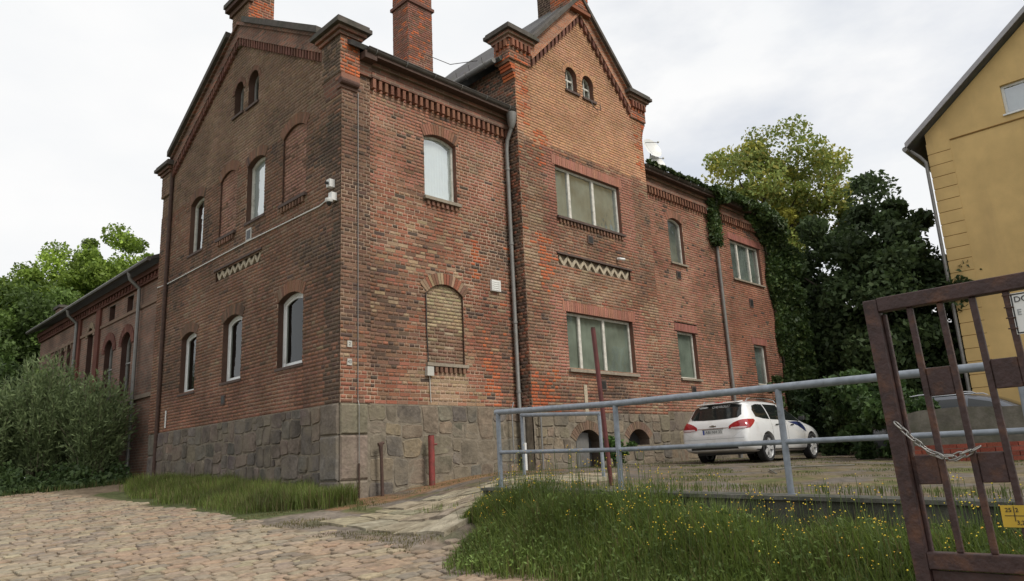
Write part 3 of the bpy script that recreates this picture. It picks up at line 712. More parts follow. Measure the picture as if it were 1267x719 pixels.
LBANDS = [(0, .13, .10, 'brick_trim', (.15, .075, .055)), (.13, .36, .085, 'brick_trim', (.17, .085, .062)), (.36, .44, .15, 'brick_trim', (.12, .07, .05)), (.44, .60, .24, 'coping', (1, 1, 1))]
rake(FL, .62, 10.25, 4.3, 12.35, LBANDS, (.2, .085, .125)); rake(FL, 2 * YC - .62, 10.25, 2 * YC - 4.3, 12.35, LBANDS, (.2, .085, .125))
rake(FL, 4.3, 12.35, YC, 12.606, LBANDS[:3], (.2, .085, .125)); rake(FL, 2 * YC - 4.3, 12.35, YC, 12.606, LBANDS[:3], (.2, .085, .125))
BB = [(0, .10, .10, 'brick_trim_orange', (.30, .13, .075)), (.10, .42, .06, 'brick_trim_orange', (.30, .125, .075)), (.42, .50, .13, 'brick_trim_orange', (.22, .10, .07)), (.50, .64, .22, 'coping', (1, 1, 1))]
rake(FB, 5.30, 11.68, 7.42, 13.90, BB, (.2, .085, .155)); rake(FB, 2 * BC - 5.30, 11.68, 7.42, 13.90, BB, (.2, .085, .155))

# piers and kneelers of real bricks
def brick_pier(x0, x1, y0, y1, z0, z1, cf, cfs=None):
    brick_face(Fr((x0, 0, 0), (0, 1, 0), (-1, 0, 0)), z0, z1, lambda z: y0, lambda z: y1, [], cfs or cf)
    brick_face(Fr((0, y0, 0), (1, 0, 0), (0, -1, 0)), z0, z1, lambda z: x0, lambda z: x1, [], cf)
    c = (.16, .08, .06)
    mortar.add([(x1, y0, z0), (x1, y1, z0), (x1, y1, z1), (x1, y0, z1)], [(0, 1, 2, 3)]); mortar.add([(x0, y1, z0), (x1, y1, z0), (x1, y1, z1), (x0, y1, z1)], [(0, 1, 2, 3)]); mortar.add([(x0, y0, z1), (x1, y0, z1), (x1, y1, z1), (x0, y1, z1)], [(0, 1, 2, 3)]); mortar.add([(x0, y0, z0), (x1, y0, z0), (x1, y1, z0), (x0, y1, z0)], [(0, 1, 2, 3)])
def cap(x0, x1, y0, y1, z, steps, parent, first='pier_cap'):
    h = None
    for (e, dz, mt, c) in steps:
        o = MB().box((x0 - e, y0 - e, z), (x1 + e, y1 + e, z + dz), c).build(first if h is None else 'cap_course', mt, h or parent); h = h or o; z += dz + .001
STEPS = [(.05, .08, 'brick_trim', (.16, .09, .065)), (.11, .08, 'brick_trim', (.13, .075, .055)), (.19, .09, 'coping', (1, 1, 1)), (.15, .07, 'coping', (1, 1, 1))]
# corner pier
brick_pier(-.10, .36, -.12, .60, 9.50, 10.34, col_org, col_left); cap(-.10, .36, -.12, .60, 10.34, STEPS, BLD)
cr = MB(); fbox(cr, FF, -.08, .36, 9.38, 9.50, -.1, .13, (.24, .12, .085)); cr.tube([(-.09, -.09, 9.33), (.34, -.09, 9.33)], .07, 12, (.10, .06, .05)); fbox(cr, FF, -.06, .34, 9.20, 9.27, -.1, .07, (.15, .09, .07)); cr.build('corbel', 'brick', BLD)
cr = MB(); cr.hexa([(-.012, -.03, 9.1), (-.012, .58, 9.1), (.2, .58, 9.1), (.2, -.03, 9.1), (-.09, -.1, 9.5), (-.09, .58, 9.5), (.2, .58, 9.5), (.2, -.1, 9.5)], (.17, .10, .075)); cr.build('corbel', 'brick_trim', BLD)
# far kneeler of the gable
brick_pier(-.10, .4, 8.88, 9.5, 9.6, 10.26, col_left); cap(-.10, .4, 8.88, 9.5, 10.26, STEPS, BLD)
brick_face(Fr((-.045, 0, 0), (0, 1, 0), (-1, 0, 0)), 9.0, 9.6, lambda z: 8.92, lambda z: 9.47, [], col_left)
brick_face(Fr((-.06, 0, 0), (0, 1, 0), (-1, 0, 0)), PZ, 9.0, lambda z: 8.97, lambda z: 9.46, [], col_left)
# apex pier / chimney above the gable
brick_pier(-.06, .62, 4.28, 5.22, 12.35, 15.0, col_org, col_left)
ap = MB(); fbox(ap, FL, 4.2, 5.3, 13.42, 13.55, -.02, .12, (.13, .08, .06)); fbox(ap, FL, 4.15, 5.35, 13.55, 13.66, -.02, .22, (.10, .06, .05)); ap.build('pier_cornice', 'brick', BLD)
fbox(MB(), FL, 4.13, 5.37, 13.662, 13.78, -.02, .26).build('pier_coping', 'coping', BLD)
# bay kneelers and apex
brick_pier(4.52, 5.28, -.44, .1, 11.45, 12.0, col_org); cap(4.52, 5.28, -.44, .1, 12.0, STEPS, BLD)
brick_pier(9.56, 10.32, -.44, .1, 11.45, 12.0, col_org); cap(9.56, 10.32, -.44, .1, 12.0, STEPS, BLD)
for x0, sg in ((4.52, -1), (9.56, 1)):
    for i in range(5): MB().box((x0 + .04 + i * .145, -.53, 11.78), (x0 + .12 + i * .145, -.42, 11.98), rc((.22, .095, .06), .2)).build('dentil', 'brick', BLD)
    for i in range(3):
        xx_ = x0 - .07 if sg < 0 else x0 + .75; MB().box((xx_, -.40 + i * .15, 11.78), (xx_ + .08, -.32 + i * .15, 11.98), rc((.22, .095, .06), .2)).build('dentil', 'brick', BLD)
    for k in range(7):                                           # stepped brick corbel under the kneeler
        zz = 10.91 + k * .077; e_ = .2 * ((k + 1) / 7) ** 1.6; xa, xb = (4.72 - e_, 4.74) if sg < 0 else (10.10, 10.12 + e_)
        MB().box((xa, -.40, zz + .004), (xb, 0, zz + .072), rc(ORG if k % 3 else BRN, .2)).build('corbel_brick', 'brick', BLD)
brick_pier(6.98, 7.74, -.56, .2, 14.05, 15.2, col_org)
cap(6.98, 7.74, -.56, .2, 13.9, [(.04, .1, 'brick', (.25, .1, .06))], BLD)
# chimney on the main roof
brick_pier(5.1, 6.05, 4.4, 5.2, 12.2, 18.2, col_chim); cap(5.1, 6.05, 4.4, 5.2, 15.85, [(.06, .1, 'brick', (.16, .08, .06))], BLD, 'chimney_band'); cap(5.1, 6.05, 4.4, 5.2, 18.2, [(.06, .1, 'coping', (1, 1, 1))], BLD, 'chimney_cap')
# chimney behind the bay
brick_pier(7.45, 7.97, .5, 1.1, 13.6, 15.6, lambda u, z: rc(DRK, .2))

# roofs
def slab_roof(name, pts, th=.10, m_='roof_slate'):
    p = [V3(a) for a in pts]; n = (p[1] - p[0]).cross(p[3] - p[0]).normalized()
    if n.z < 0: n = -n
    return MB().hexa([q - n * th for q in p] + p).build(name, m_, BLD)
slab_roof('roof', [(.06, -.30, 10.2), (18.9, -.30, 10.2), (18.9, YC, 13.05), (.06, YC, 13.05)]); slab_roof('roof', [(.06, YC, 13.052), (18.9, YC, 13.052), (18.9, 9.8, 10.2), (.06, 9.8, 10.2)])
slab_roof('roof', [(4.38, -.2, 11.52), (4.38, 5.0, 11.52), (7.42, 5.0, 14.55), (7.42, -.2, 14.55)]); slab_roof('roof', [(10.46, -.2, 11.52), (10.46, 5.0, 11.52), (7.421, 5.0, 14.551), (7.421, -.2, 14.551)])
g2 = MB(); g2.tube([(4.30, -.1, 11.45), (4.30, 3.2, 11.45)], .075, 10); G2 = g2.build('gutter', 'zinc', BLD, True)
for y in (.2, .9, 1.6, 2.3): MB().tube([(4.22, y, 11.52), (4.2, y, 11.42), (4.3, y, 11.34), (4.42, y, 11.5)], .012, 5).build('gutter_bracket', 'zinc', G2, True)
for y in (0., .5, 1.0, 1.5): MB().tube([(4.5, y, 11.6), (4.44, y, 11.85)], .008, 5).build('snow_hook', 'zinc_dark', BLD, True)
# plain closing walls (sides and back)
cw = MB(); cw.add([(18.75, 0, .8), (18.75, YE, .8), (18.75, YE, 10.2), (18.75, YC, 13.0), (18.75, 0, 10.2)], [(0, 1, 2, 3, 4)]); cw.add([(0, YE, .8), (18.75, YE, .8), (18.75, YE, 10.2), (0, YE, 10.2)], [(0, 1, 2, 3)])
cw.add([(BX1, BY, .8), (BX1, 0, .8), (BX1, 0, 11.6), (BX1, BY, 11.6)], [(0, 1, 2, 3)]); cw.add([(BX1, 0, 9.8), (BX1, 4.5, 9.8), (BX1, 4.5, 11.6), (BX1, 0, 11.6)], [(0, 1, 2, 3)])
cw.build('brick_wall', 'brick_far', BLD)

# build brick meshes: mortar bed, the 300 largest bricks singly, the rest joined
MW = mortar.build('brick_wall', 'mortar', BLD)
bm_ = []
for b in bricks:
    fr, ua, ub, za, zb, pr, bk, c, full = b
    c_ = fr.p((ua + ub) / 2, (za + zb) / 2, pr); d = (c_ - CAM); s = (ub - ua) * abs(fr.N.dot(d.normalized())) / d.length if full and fr in (FF,) and -.0 < ua and ub < 4.7 else 0
    bm_.append(s)
order = sorted(range(len(bricks)), key=lambda i: -bm_[i]); single = set(order[:300])
sb = MB().box((-.1245, 0, -.0335), (.1245, .02, .0335)); bmesh_single = bpy.data.meshes.new('brick'); bmesh_single.from_pydata(sb.v, [], sb.f)
a = bmesh_single.color_attributes.new('Col', 'FLOAT_COLOR', 'POINT'); a.data.foreach_set('color', [1.0] * (4 * len(sb.v))); bmesh_single.materials.append(MATS['brick'])
BV = np.zeros((len(bricks) * 8, 3), np.float32); BC_ = np.zeros((len(bricks) * 8, 3), np.float32); BF = []; n = 0
for i, (fr, ua, ub, za, zb, pr, bk, c, full) in enumerate(bricks):
    if i in single:
        o = link('brick', bmesh_single, None, MW, fr.p((ua + ub) / 2, (za + zb) / 2, pr)); o.scale = ((ub - ua) / .249, 1, (zb - za) / .067); o.color = (*c, 1); continue
    j = (lambda: random.uniform(-.003, .003))
    q = [(ua + j(), za + j()), (ub + j(), za + j()), (ub + j(), zb + j()), (ua + j(), zb + j())]; e = .003
    ctr = ((ua + ub) / 2, (za + zb) / 2)
    for k_, (u, z) in enumerate(q):
        BV[n * 8 + k_] = fr.p(u, z, bk); BV[n * 8 + 4 + k_] = fr.p(u + (e if u < ctr[0] else -e), z + (e if z < ctr[1] else -e), pr)
    BC_[n * 8:n * 8 + 8] = c; b = n * 8
    BF += [(b + 4, b + 5, b + 6, b + 7), (b, b + 1, b + 5, b + 4), (b + 1, b + 2, b + 6, b + 5), (b + 2, b + 3, b + 7, b + 6), (b + 3, b, b + 4, b + 7)]; n += 1
link('brick_field', np_mesh('brick_field', BV[:n * 8], BF, BC_[:n * 8]), 'brick', MW, kind='stuff')
print('bricks', len(bricks))

# stone plinth: each stone its own piece
PL = MB()
CW1 = Op(6.12, 7.08, 1.2, 2.05, .27, .22); CW2 = Op(8.2, 9.1, 1.93, 2.08, .25, .2)     # cellar windows in the bay plinth
for fr, u0, u1, zt in ((FL, 0.0, YE, PZ), (FF, 0.0, 4.72, PZ), (FB, BX0, CW1.u0, 2.72), (FB, CW1.u1, CW2.u0, 2.72), (FB, CW2.u1, BX1, 2.72), (FF, BX1, 18.75, PZ), (FBS, 0, .39, 2.72)):
    PL.add([fr.p(u0, .6, .018), fr.p(u1, .6, .018), fr.p(u1, zt, .018), fr.p(u0, zt, .018)], [(0, 1, 2, 3)]); PL.add([fr.p(u0, zt, .018), fr.p(u1, zt, .018), fr.p(u1, zt, -.1), fr.p(u0, zt, -.1)], [(0, 1, 2, 3)])
for o in (CW1, CW2):
    zz = o.zs
    while zz < 2.72:
        zt = min(zz + .04, 2.72); hw = 0 if zz >= o.zs + o.rise else math.sqrt(max(0, o.R ** 2 - (max(zz, o.zc) - o.zc) ** 2))
        for a_, b_ in ((o.u0, o.c - hw), (o.c + hw, o.u1)):
            if b_ - a_ > .001: PL.add([FB.p(a_, zz, .018), FB.p(b_, zz, .018), FB.p(b_, zt, .018), FB.p(a_, zt, .018)], [(0, 1, 2, 3)])
        zz = zt
PL.add([FB.p(CW2.u0, .6, .018), FB.p(CW2.u1, .6, .018), FB.p(CW2.u1, CW2.z0, .018), FB.p(CW2.u0, CW2.z0, .018)], [(0, 1, 2, 3)])
PLO = PL.build('plinth', 'stone_mortar', BLD)
def clip_half(poly, px, py, nx, ny):
    out_ = []
    for a in range(len(poly)):
        p, q = poly[a], poly[(a + 1) % len(poly)]; dp = (p[0] - px) * nx + (p[1] - py) * ny; dq = (q[0] - px) * nx + (q[1] - py) * ny
        if dp <= 0: out_.append(p)
        if dp * dq < 0: t = dp / (dp - dq); out_.append((p[0] + (q[0] - p[0]) * t, p[1] + (q[1] - p[1]) * t))
    return out_
def stones(fr, u0, u1, ztop, zbot, cfn, ops=(), q0=0, q1=0, amin=.13, amax=.34):
    rects = []
    def split(a, b, c, d):
        w_, h_ = b - a, d - c; lim = random.uniform(amin, amax)
        if w_ * h_ < lim and w_ < 2.1 * h_ and h_ < 1.5 * w_: rects.append((a, b, c, d)); return
        t = random.uniform(.34, .66)
        if w_ > h_ * random.uniform(1.0, 1.7): split(a, a + w_ * t, c, d); split(a + w_ * t, b, c, d)
        else: split(a, b, c, c + h_ * t); split(a, b, c + h_ * t, d)
    edges = [u0 + q0, u1 - q1] + [v for o in ops for v in (o.u0 - .19, o.u1 + .19)]; edges.sort()
    for a, b in zip(edges[:-1], edges[1:]):
        m_ = (a + b) / 2; o = next((o for o in ops if o.u0 < m_ < o.u1), None)
        if o is None: split(a, b, zbot, ztop)
        else:
            split(a, b, o.zs + o.rise + .17, ztop)
            if o.z0 > zbot + .3: split(a, b, zbot, o.z0 - .03)
    sd_ = random.uniform(0, 50)
    def wob(u, z): return u + .075 * nv(u * 1.9, z * 2.3, sd_), (z if z > ztop - .02 else z + .065 * nv(u * 1.7, z * 2.1, sd_ + 9))
    for (a, b, c, d) in rects:
        cu, cz = wob((a + b) / 2, (c + d) / 2); P3 = fr.p(cu, cz); gz = H(P3.x + fr.N.x * .3, P3.y + fr.N.y * .3)
        if d < gz - .12: continue
        kx, kz = min(.10, (b - a) * .2), min(.08, (d - c) * .2); e = lambda: random.uniform(.15, 1.0); ge = random.uniform(.008, .016)
        q = [(a + kx * e(), c), ((a + b) / 2, c), (b - kx * e(), c), (b, c + kz * e()), (b, (c + d) / 2), (b, d - kz * e()), (b - kx * e(), d), ((a + b) / 2, d), (a + kx * e(), d), (a, d - kz * e()), (a, (c + d) / 2), (a, c + kz * e())]
        q = [wob(*p) for p in q]; q = [(p[0] + (ge if p[0] < cu else -ge) + random.uniform(-.008, .008), p[1] + (ge if p[1] < cz else -ge) + random.uniform(-.008, .008)) for p in q]
        put_stone(fr, q, cfn(cu, cz), random.uniform(.020, .038) if fr is FF else random.uniform(.022, .05))
def put_stone(fr, q, c, pr):
    n = len(q); cu, cz = sum(a[0] for a in q) / n, sum(a[1] for a in q) / n; org = fr.p(cu, cz)
    ins = [(cu + (a - cu) * .93, cz + (b - cz) * .91) for a, b in q]
    vs_ = [fr.p(*a, -.02) - org for a in q] + [fr.p(*a, pr * .55) - org for a in q] + [fr.p(*a, pr + random.uniform(-.008, .008)) - org for a in ins]
    fs_ = [(i, (i + 1) % n, n + (i + 1) % n, n + i) for i in range(n)] + [(n + i, n + (i + 1) % n, 2 * n + (i + 1) % n, 2 * n + i) for i in range(n)] + [tuple(range(2 * n, 3 * n))]
    MB().add(vs_, fs_, c).build('stone', 'stone', PLO, loc=org)
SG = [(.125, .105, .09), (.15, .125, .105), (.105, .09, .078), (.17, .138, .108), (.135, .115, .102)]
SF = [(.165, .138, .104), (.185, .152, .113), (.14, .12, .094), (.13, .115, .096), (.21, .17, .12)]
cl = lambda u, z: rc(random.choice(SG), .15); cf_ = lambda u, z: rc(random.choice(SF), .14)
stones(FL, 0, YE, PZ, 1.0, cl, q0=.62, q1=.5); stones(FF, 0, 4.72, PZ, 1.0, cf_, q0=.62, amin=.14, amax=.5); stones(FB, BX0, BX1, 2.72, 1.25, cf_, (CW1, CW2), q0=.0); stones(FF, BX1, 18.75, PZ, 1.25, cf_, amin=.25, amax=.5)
for (fr, a, b) in ((FL, .0, .6), (FF, .0, .6), (FL, YE - .48, YE)):                       # large corner blocks
    z = PZ
    for h in (.58, .82, .7):
        q = [(a + .004, z - h + .012), ((a + b) / 2, z - h + .01), (b - .01, z - h + .012), (b - .01, z - h / 2), (b - .01, z - .012), ((a + b) / 2, z - .01), (a + .004, z - .012), (a + .004, z - h / 2)]
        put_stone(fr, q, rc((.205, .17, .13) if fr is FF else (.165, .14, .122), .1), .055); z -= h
for o in (CW1, CW2):
    cwn = MB(); arch_ring(cwn, FB, o, lambda u, z: rc((.185, .125, .09), .2), .03); reveal(cwn, FB, o, .3, (.12, .09, .07), .012); C_ = cwn.build('cellar_window', 'brick', BLD)
    MB().add([FB.p(*a, -.3) for a in o.outline(-.02)], [tuple(range(len(o.outline(0))))]).build('cellar_back', 'interior', C_)
    # deep opening
fbox(MB(), FB, 6.36, 6.82, 1.2, 2.26, -.2, -.17).build('cellar_shutter', 'zinc', BLD)
pat = MB()
fbox(pat, FB, 6.56, 6.68, 2.35, 3.4, .012, .02); pat.build('filled_crack', 'pale_brick', BLD)

# fittings on the walls
def vent(fr, u, z, w_=.22, h=.22, m_='black_plastic', b='sill_dark'):
    v = fbox(MB(), fr, u - w_ / 2, u + w_ / 2, z - h / 2, z + h / 2, -.02, .03).build('vent', b, BLD); fbox(MB(), fr, u - w_ * .36, u + w_ * .36, z - h * .36, z + h * .36, .03, .034).build('vent_opening', m_, v)
vent(FB, 7.25, 7.21); vent(FB, 7.32, 3.42, .26, .26); vent(FL, 3.91, 7.09, .26, .3, b='grey_box'); vent(FL, 4.93, 3.36, .2, .22); vent(FF, 12.0, 7.05, .24, .24); vent(FF, 12.2, 3.5, .24, .24); vent(FF, 16.55, 6.7, .26, .32)
bx = fbox(MB(), FF, 3.94, 4.22, 5.48, 5.74, 0, .07).build('white_wall_box', 'white_plastic', BLD)
for i in range(5): fbox(MB(), FF, 3.96, 4.20, 5.50 + i * .047, 5.515 + i * .047, .07, .078).build('louvre', 'white_plastic', bx)
fbox(MB(), FF, 2.0, 2.17, 3.44, 3.63, 0, .09).build('junction_box', 'grey_box', BLD)
MB().tube([FF.p(2.08, 3.63, .03), FF.p(2.05, 4.4, .03), FF.p(2.05, 5.2, .03)], .012, 6).build('cable', 'black_plastic', BLD)
MB().tube([FF.p(2.1, 3.44, .03), FF.p(2.12, 2.9, .03)], .010, 6).build('cable', 'grey_box', BLD)
MB().tube([FF.p(.36, 9.2, .06), FF.p(.36, 2.9, .06), FF.p(.36, 2.8, .1), FF.p(.36, 1.5, .1)], .009, 6).build('lightning_wire', 'zinc', BLD); MB().tube([FF.p(.36, 1.75, .1), FF.p(.36, 1.0, .1)], .018, 6).build('wire_guard', 'rust_pipe', BLD)
MB().tube([FL.p(.45, 6.93, .025), FL.p(.75, 6.88, .025), FL.p(4, 6.94, .025), FL.p(8.8, 6.93, .025), FL.p(9.4, 6.93, .08)], .016, 6).build('cable', 'white_plastic', BLD)
MB().tube([FL.p(8.35, 3.4, .03), FL.p(8.35, 2.95, .03)], .02, 6).build('cable', 'white_plastic', BLD)
MB().tube([FB.p(7.62, 11.3, .1), FB.p(7.66, 11.12, .14), FB.p(7.8, 11.04, .16), FB.p(8.0, 11.12, .14), FB.p(8.06, 11.34, .08)], .011, 6).build('cable', 'black_plastic', BLD)
def text(body, size, loc, xdir, updir, material, parent, name='lettering', depth=.001, scale_x=1):
    cu = bpy.data.curves.new(name, 'FONT'); cu.body = body; cu.size = size; cu.extrude = depth; cu.align_x = 'CENTER'; cu.align_y = 'CENTER'; cu.resolution_u = 3
    o = bpy.data.objects.new(name, cu); col.objects.link(o); bpy.context.view_layer.update()
    me = bpy.data.meshes.new_from_object(o.evaluated_get(bpy.context.evaluated_depsgraph_get())); bpy.data.objects.remove(o); bpy.data.curves.remove(cu)
    me.materials.clear(); me.materials.append(MATS[material]); t = link(name, me, None, parent)
    xd = V3(xdir).normalized(); ud = V3(updir).normalized(); mt = Matrix((xd * scale_x, ud, xd.cross(ud))).transposed().to_4x4(); mt.translation = V3(loc)
    me.transform(mt); return t
for z, s in ((3.95, '2'), (3.61, '43')):
    pl = fbox(MB(), FF, .13, .23, z - .06, z + .06, .05, .06).build('number_plate', 'grey_box', BLD); text(s, .085, FF.p(.18, z, .062), (1, 0, 0), (0, 0, 1), 'ink', pl)
# security cameras at the corner
def sec_cam(p, label, dome):
    e = empty('security_camera', p, label, 'camera'); MB().box((-.10, -.06, .0), (.02, .06, .16)).build('housing', 'white_plastic', e)
    if dome:
        d = MB(); d.tube([(-.12, 0, .02), (-.12, 0, -.02), (-.12, 0, -.05)], [.075, .075, .06], 14); d.build('dome_ring', 'white_plastic', e, True)
        d = MB(); d.tube([(-.12, 0, -.05), (-.12, 0, -.10), (-.12, 0, -.125)], [.055, .04, .01], 12); d.build('lens_dome', 'black_plastic', e, True)
    else:
        MB().tube([(-.10, 0, .08), (-.16, -.02, .06)], .03, 10).build('lens', 'black_plastic', e, True)
sec_cam((-.03, .18, 6.82), 'white dome camera on the brick corner below the small box camera', True); sec_cam((-.03, .26, 7.12), 'small white box camera above the dome camera at the brick corner', False)
sc_ = empty('security_camera', (8.35, BY - .03, 6.87), 'small white camera below the wide upper bay window', 'camera'); MB().tube([(0, 0, 0), (0, -.08, -.02), (.12, -.14, -.03)], .04, 10).build('housing', 'white_plastic', sc_, True)
# satellite dishes
def dish(p, r, label, aim):
    e = empty('satellite_dish', p, label, 'dish', 'satellite dishes behind the bay gable'); a = V3(aim).normalized(); t = a.orthogonal().normalized(); b = a.cross(t); mb = MB(); vs_ = [V3((0, 0, 0))]; fs_ = []; n = 20
    for k in range(1, 5):
        for i in range(n): th = 2 * math.pi * i / n; rr = r * k / 4; vs_.append(t * rr * math.cos(th) + b * rr * math.sin(th) + a * (.18 * r * (k / 4) ** 2))
    for i in range(n): fs_.append((0, 1 + i, 1 + (i + 1) % n))
    for k in range(3):
        for i in range(n): fs_.append((1 + k * n + i, 1 + (k + 1) * n + i, 1 + (k + 1) * n + (i + 1) % n, 1 + k * n + (i + 1) % n))
    mb.add(vs_, fs_); mb.build('reflector', 'white_plastic', e, True); MB().tube([b * -r * .9, a * r * .9], .012, 6).build('feed_arm', 'zinc', e); MB().tube([a * r * .85, a * r * 1.0], .035, 8).build('receiver', 'grey_box', e); MB().tube([-a * .05, -a * .1 + V3((0, 0, -.4)), -a * .1 + V3((0, 0, -1.6))], .025, 8).build('mast', 'zinc', e)
dish((14.3, 2.0, 12.6), .42, 'upper satellite dish on the roof behind the bay gable', (-.2, -1, .35)); dish((14.4, 1.9, 11.98), .40, 'lower satellite dish on the roof behind the bay gable', (-.2, -1, .35))
MB().tube([(5.6, 4.35, 14.2), (5.9, 3.4, 13.5), (6.3, 2.4, 13.35), (6.9, 1.6, 14.1)], .012, 5).build('cable', 'zinc_dark', BLD)
# ------------------------------------------------------------------ annex behind the gable building
AX = empty('brick_annex', (.15, 9.5, 1.6), 'long lower brick annex with arched windows behind the shrubs', 'building')
_b = BLD; 
FA = Fr((.15, 0, 0), (0, 1, 0), (-1, 0, 0)); AE = 23.0
def achild(o): o.parent = AX; o.location = V3(o.location) - V3(AX.location); return o
aops = [Op(11.95, 12.85, 4.1, 5.75, .40, .25), Op(13.65, 14.5, 4.1, 5.75, .40, .25), Op(15.9, 16.5, 4.9, 6.6, .3, .2), Op(18.5, 18.95, 4.6, 6.5, .22, .12), Op(19.3, 19.75, 4.6, 6.5, .22, .12), Op(20.1, 20.55, 4.6, 6.5, .22, .12), Op(12.05, 12.6, 6.80, 7.28, 0, 0), Op(13.75, 14.3, 6.80, 7.28, 0, 0)]
aw = MB(); zz = 1.0
while zz < 7.75:
    zt = zz + .05; zm = zz + .025; c = 9.46
    def strip(a, b): aw.add([FA.p(a, zz), FA.p(b, zz), FA.p(b, zt), FA.p(a, zt)], [(0, 1, 2, 3)])
    bl = []
    for o in aops:
        if o.z0 <= zm < o.zs: bl.append((o.u0, o.u1))
        elif o.rise and o.zs <= zm < o.zs + o.rise: hw = math.sqrt(max(0, o.R ** 2 - (zm - o.zc) ** 2)); bl.append((o.c - hw, o.c + hw))
    for b in sorted(bl): strip(c, b[0]); c = b[1]
    strip(c, AE); zz = zt
aw.add([(.15, AE, 1), (9, AE, 1), (9, AE, 7.75), (.15, AE, 7.75)], [(0, 1, 2, 3)])
achild(aw.build('wall', 'brick_far'))
for i, o in enumerate(aops):
    W_ = MB(); ring_mesh(W_, FA, o.outline(0), o.outline(.05), -.22, -.16); Wn = achild(W_.build('window', 'old_frame' if i < 3 or i > 5 else 'cream_frame'))
    rv = MB(); reveal(rv, FA, o, .2, (.09, .05, .04)); achild(rv.build('reveal', 'brick'))
    MB().add([FA.p(*a, -.2) for a in o.outline(.01)], [tuple(range(len(o.outline(.01))))]).build('pane', 'glass_dark' if i < 3 or i > 5 else 'glass', Wn).location = (0, 0, 0)
    bk = MB(); bk.add([FA.p(*a, -.3) for a in o.outline(0)], [tuple(range(len(o.outline(0))))]); bk.build('backing', 'interior' if i < 3 or i > 5 else 'curtain_reflect_grey', Wn)
    if o.rise:
        ar = MB(); mortar_keep = len(mortar.v); arch_ring(ar, FA, o, (lambda u, z: rc((.15, .065, .05), .2)) if i < 2 else (lambda u, z: rc((.24, .18, .13), .2)), .03); achild(ar.build('arch', 'brick'))
    if i < 2:
        g = MB(); fbox(g, FA, o.c - .02, o.c + .02, o.z0, o.zs + o.rise - .02, -.19, -.15); fbox(g, FA, o.u0, o.u1, 5.2, 5.24, -.19, -.15); g.build('glazing_bars', 'old_frame', Wn)
for z, h, pr, c in ((3.95, .12, .06, (.24, .19, .15)), (6.68, .10, .04, (.22, .15, .11)), (7.38, .1, .08, (.13, .06, .045)), (7.58, .16, .16, (.12, .055, .042))):
    b = MB(); fbox(b, FA, 9.5, AE, z, z + h, -.02, pr, c); achild(b.build('string_course', 'brick'))
u = 9.7
while u < AE - .1:
    achild(fbox(MB(), FA, u, u + .12, 7.44, 7.575, -.02, .11, rc((.14, .06, .045), .2)).build('dentil', 'brick')); u += .28
for (a, b) in ((15.1, 15.5), (17.3, 17.6)):
    achild(fbox(MB(), FA, a, b, 1.2, 7.38, -.02, .07, (.15, .06, .045)).build('pilaster', 'brick'))
ro = MB(); ro.hexa([(-.25, 9.5, 7.78), (-.25, AE + .3, 7.78), (5, AE + .3, 10.2), (5, 9.5, 10.2), (-.25, 9.5, 7.88), (-.25, AE + .3, 7.88), (5, AE + .3, 10.3), (5, 9.5, 10.3)]); achild(ro.build('roof', 'annex_roof'))
gt = MB().tube([(-.30, 9.55, 7.80), (-.30, AE + .3, 7.80)], .07, 8); achild(gt.build('gutter', 'zinc_dark', None, True))
for y in (11.25, 17.6): achild(MB().tube([(-.30, y, 7.76), (-.25, y, 7.55), (.03, y, 7.3), (.04, y, 7.1), (.04, y, 1.5)], .055, 8).build('downpipe', 'zinc', None, True))
ch = MB().box((.5, 22.0, 7.9), (1.3, 22.7, 8.75), (.18, .07, .05)); C_ = achild(ch.build('chimney', 'brick_far')); o = MB().box((.43, 21.93, 8.752), (1.37, 22.77, 8.86)).build('chimney_cap', 'coping', C_)

# ------------------------------------------------------------------ yellow house
YB = empty('yellow_house', (19.86, -5.5, 1.5), 'tall yellow rendered house with quoin grooves and sloping gable roof', 'building')
def ychild(o): o.parent = YB; o.location = V3(o.location) - V3(YB.location); return o
FY = Fr((19.86, 0, 0), (0, -1, 0), (-1, 0, 0))   # u = -y
y0, y1, yr = 5.5, 17.0, 11.25; ez, rz_ = 12.05, 16.65
wops = [Op(7.9, 8.95, 11.9, 12.92), Op(8.32, 9.4, 8.2, 10.3), Op(8.32, 9.4, 4.4, 6.6), Op(11.2, 12.3, 8.2, 10.3)]
yw = MB(); us = sorted({y0, yr, y1} | {v for o in wops for v in (o.u0, o.u1)}); zs_ = sorted({1.2, ez} | {v for o in wops for v in (o.z0, o.zs)})
def ztop(u): return ez + (rz_ - ez) * (1 - abs(u - yr) / (yr - y0))
for i in range(len(us) - 1):
    a, b = us[i], us[i + 1]; lv = [z for z in zs_]
    lv = [z for z in lv if z <= min(ztop(a), ztop(b)) + .001]
    for k in range(len(lv) - 1):
        um, zm = (a + b) / 2, (lv[k] + lv[k + 1]) / 2
        if any(o.u0 < um < o.u1 and o.z0 < zm < o.zs for o in wops): continue
        yw.add([FY.p(a, lv[k]), FY.p(b, lv[k]), FY.p(b, lv[k + 1]), FY.p(a, lv[k + 1])], [(0, 1, 2, 3)])
    yw.add([FY.p(a, lv[-1]), FY.p(b, lv[-1]), FY.p(b, ztop(b)), FY.p(a, ztop(a))], [(0, 1, 2, 3)])
yw.add([(19.86, -y0, 1.2), (31, -y0, 1.2), (31, -y0, ez), (19.86, -y0, ez)], [(0, 1, 2, 3)]); yw.add([(19.86, -y1, 1.2), (31, -y1, 1.2), (31, -y1, ez), (19.86, -y1, ez)], [(0, 1, 2, 3)])
ychild(yw.build('wall', 'yellow_render'))
z = 2.0
while z < 11.3:
    ychild(fbox(MB(), FY, y0 - .02, y0 + .70, z + .018, z + .40, -.02, .010).build('quoin', 'yellow_render')); ychild(fbox(MB(), FY, y0 - .01, y0 + .69, z - .0, z + .018, -.02, .002).build('quoin_joint', 'yellow_groove')); z += .422
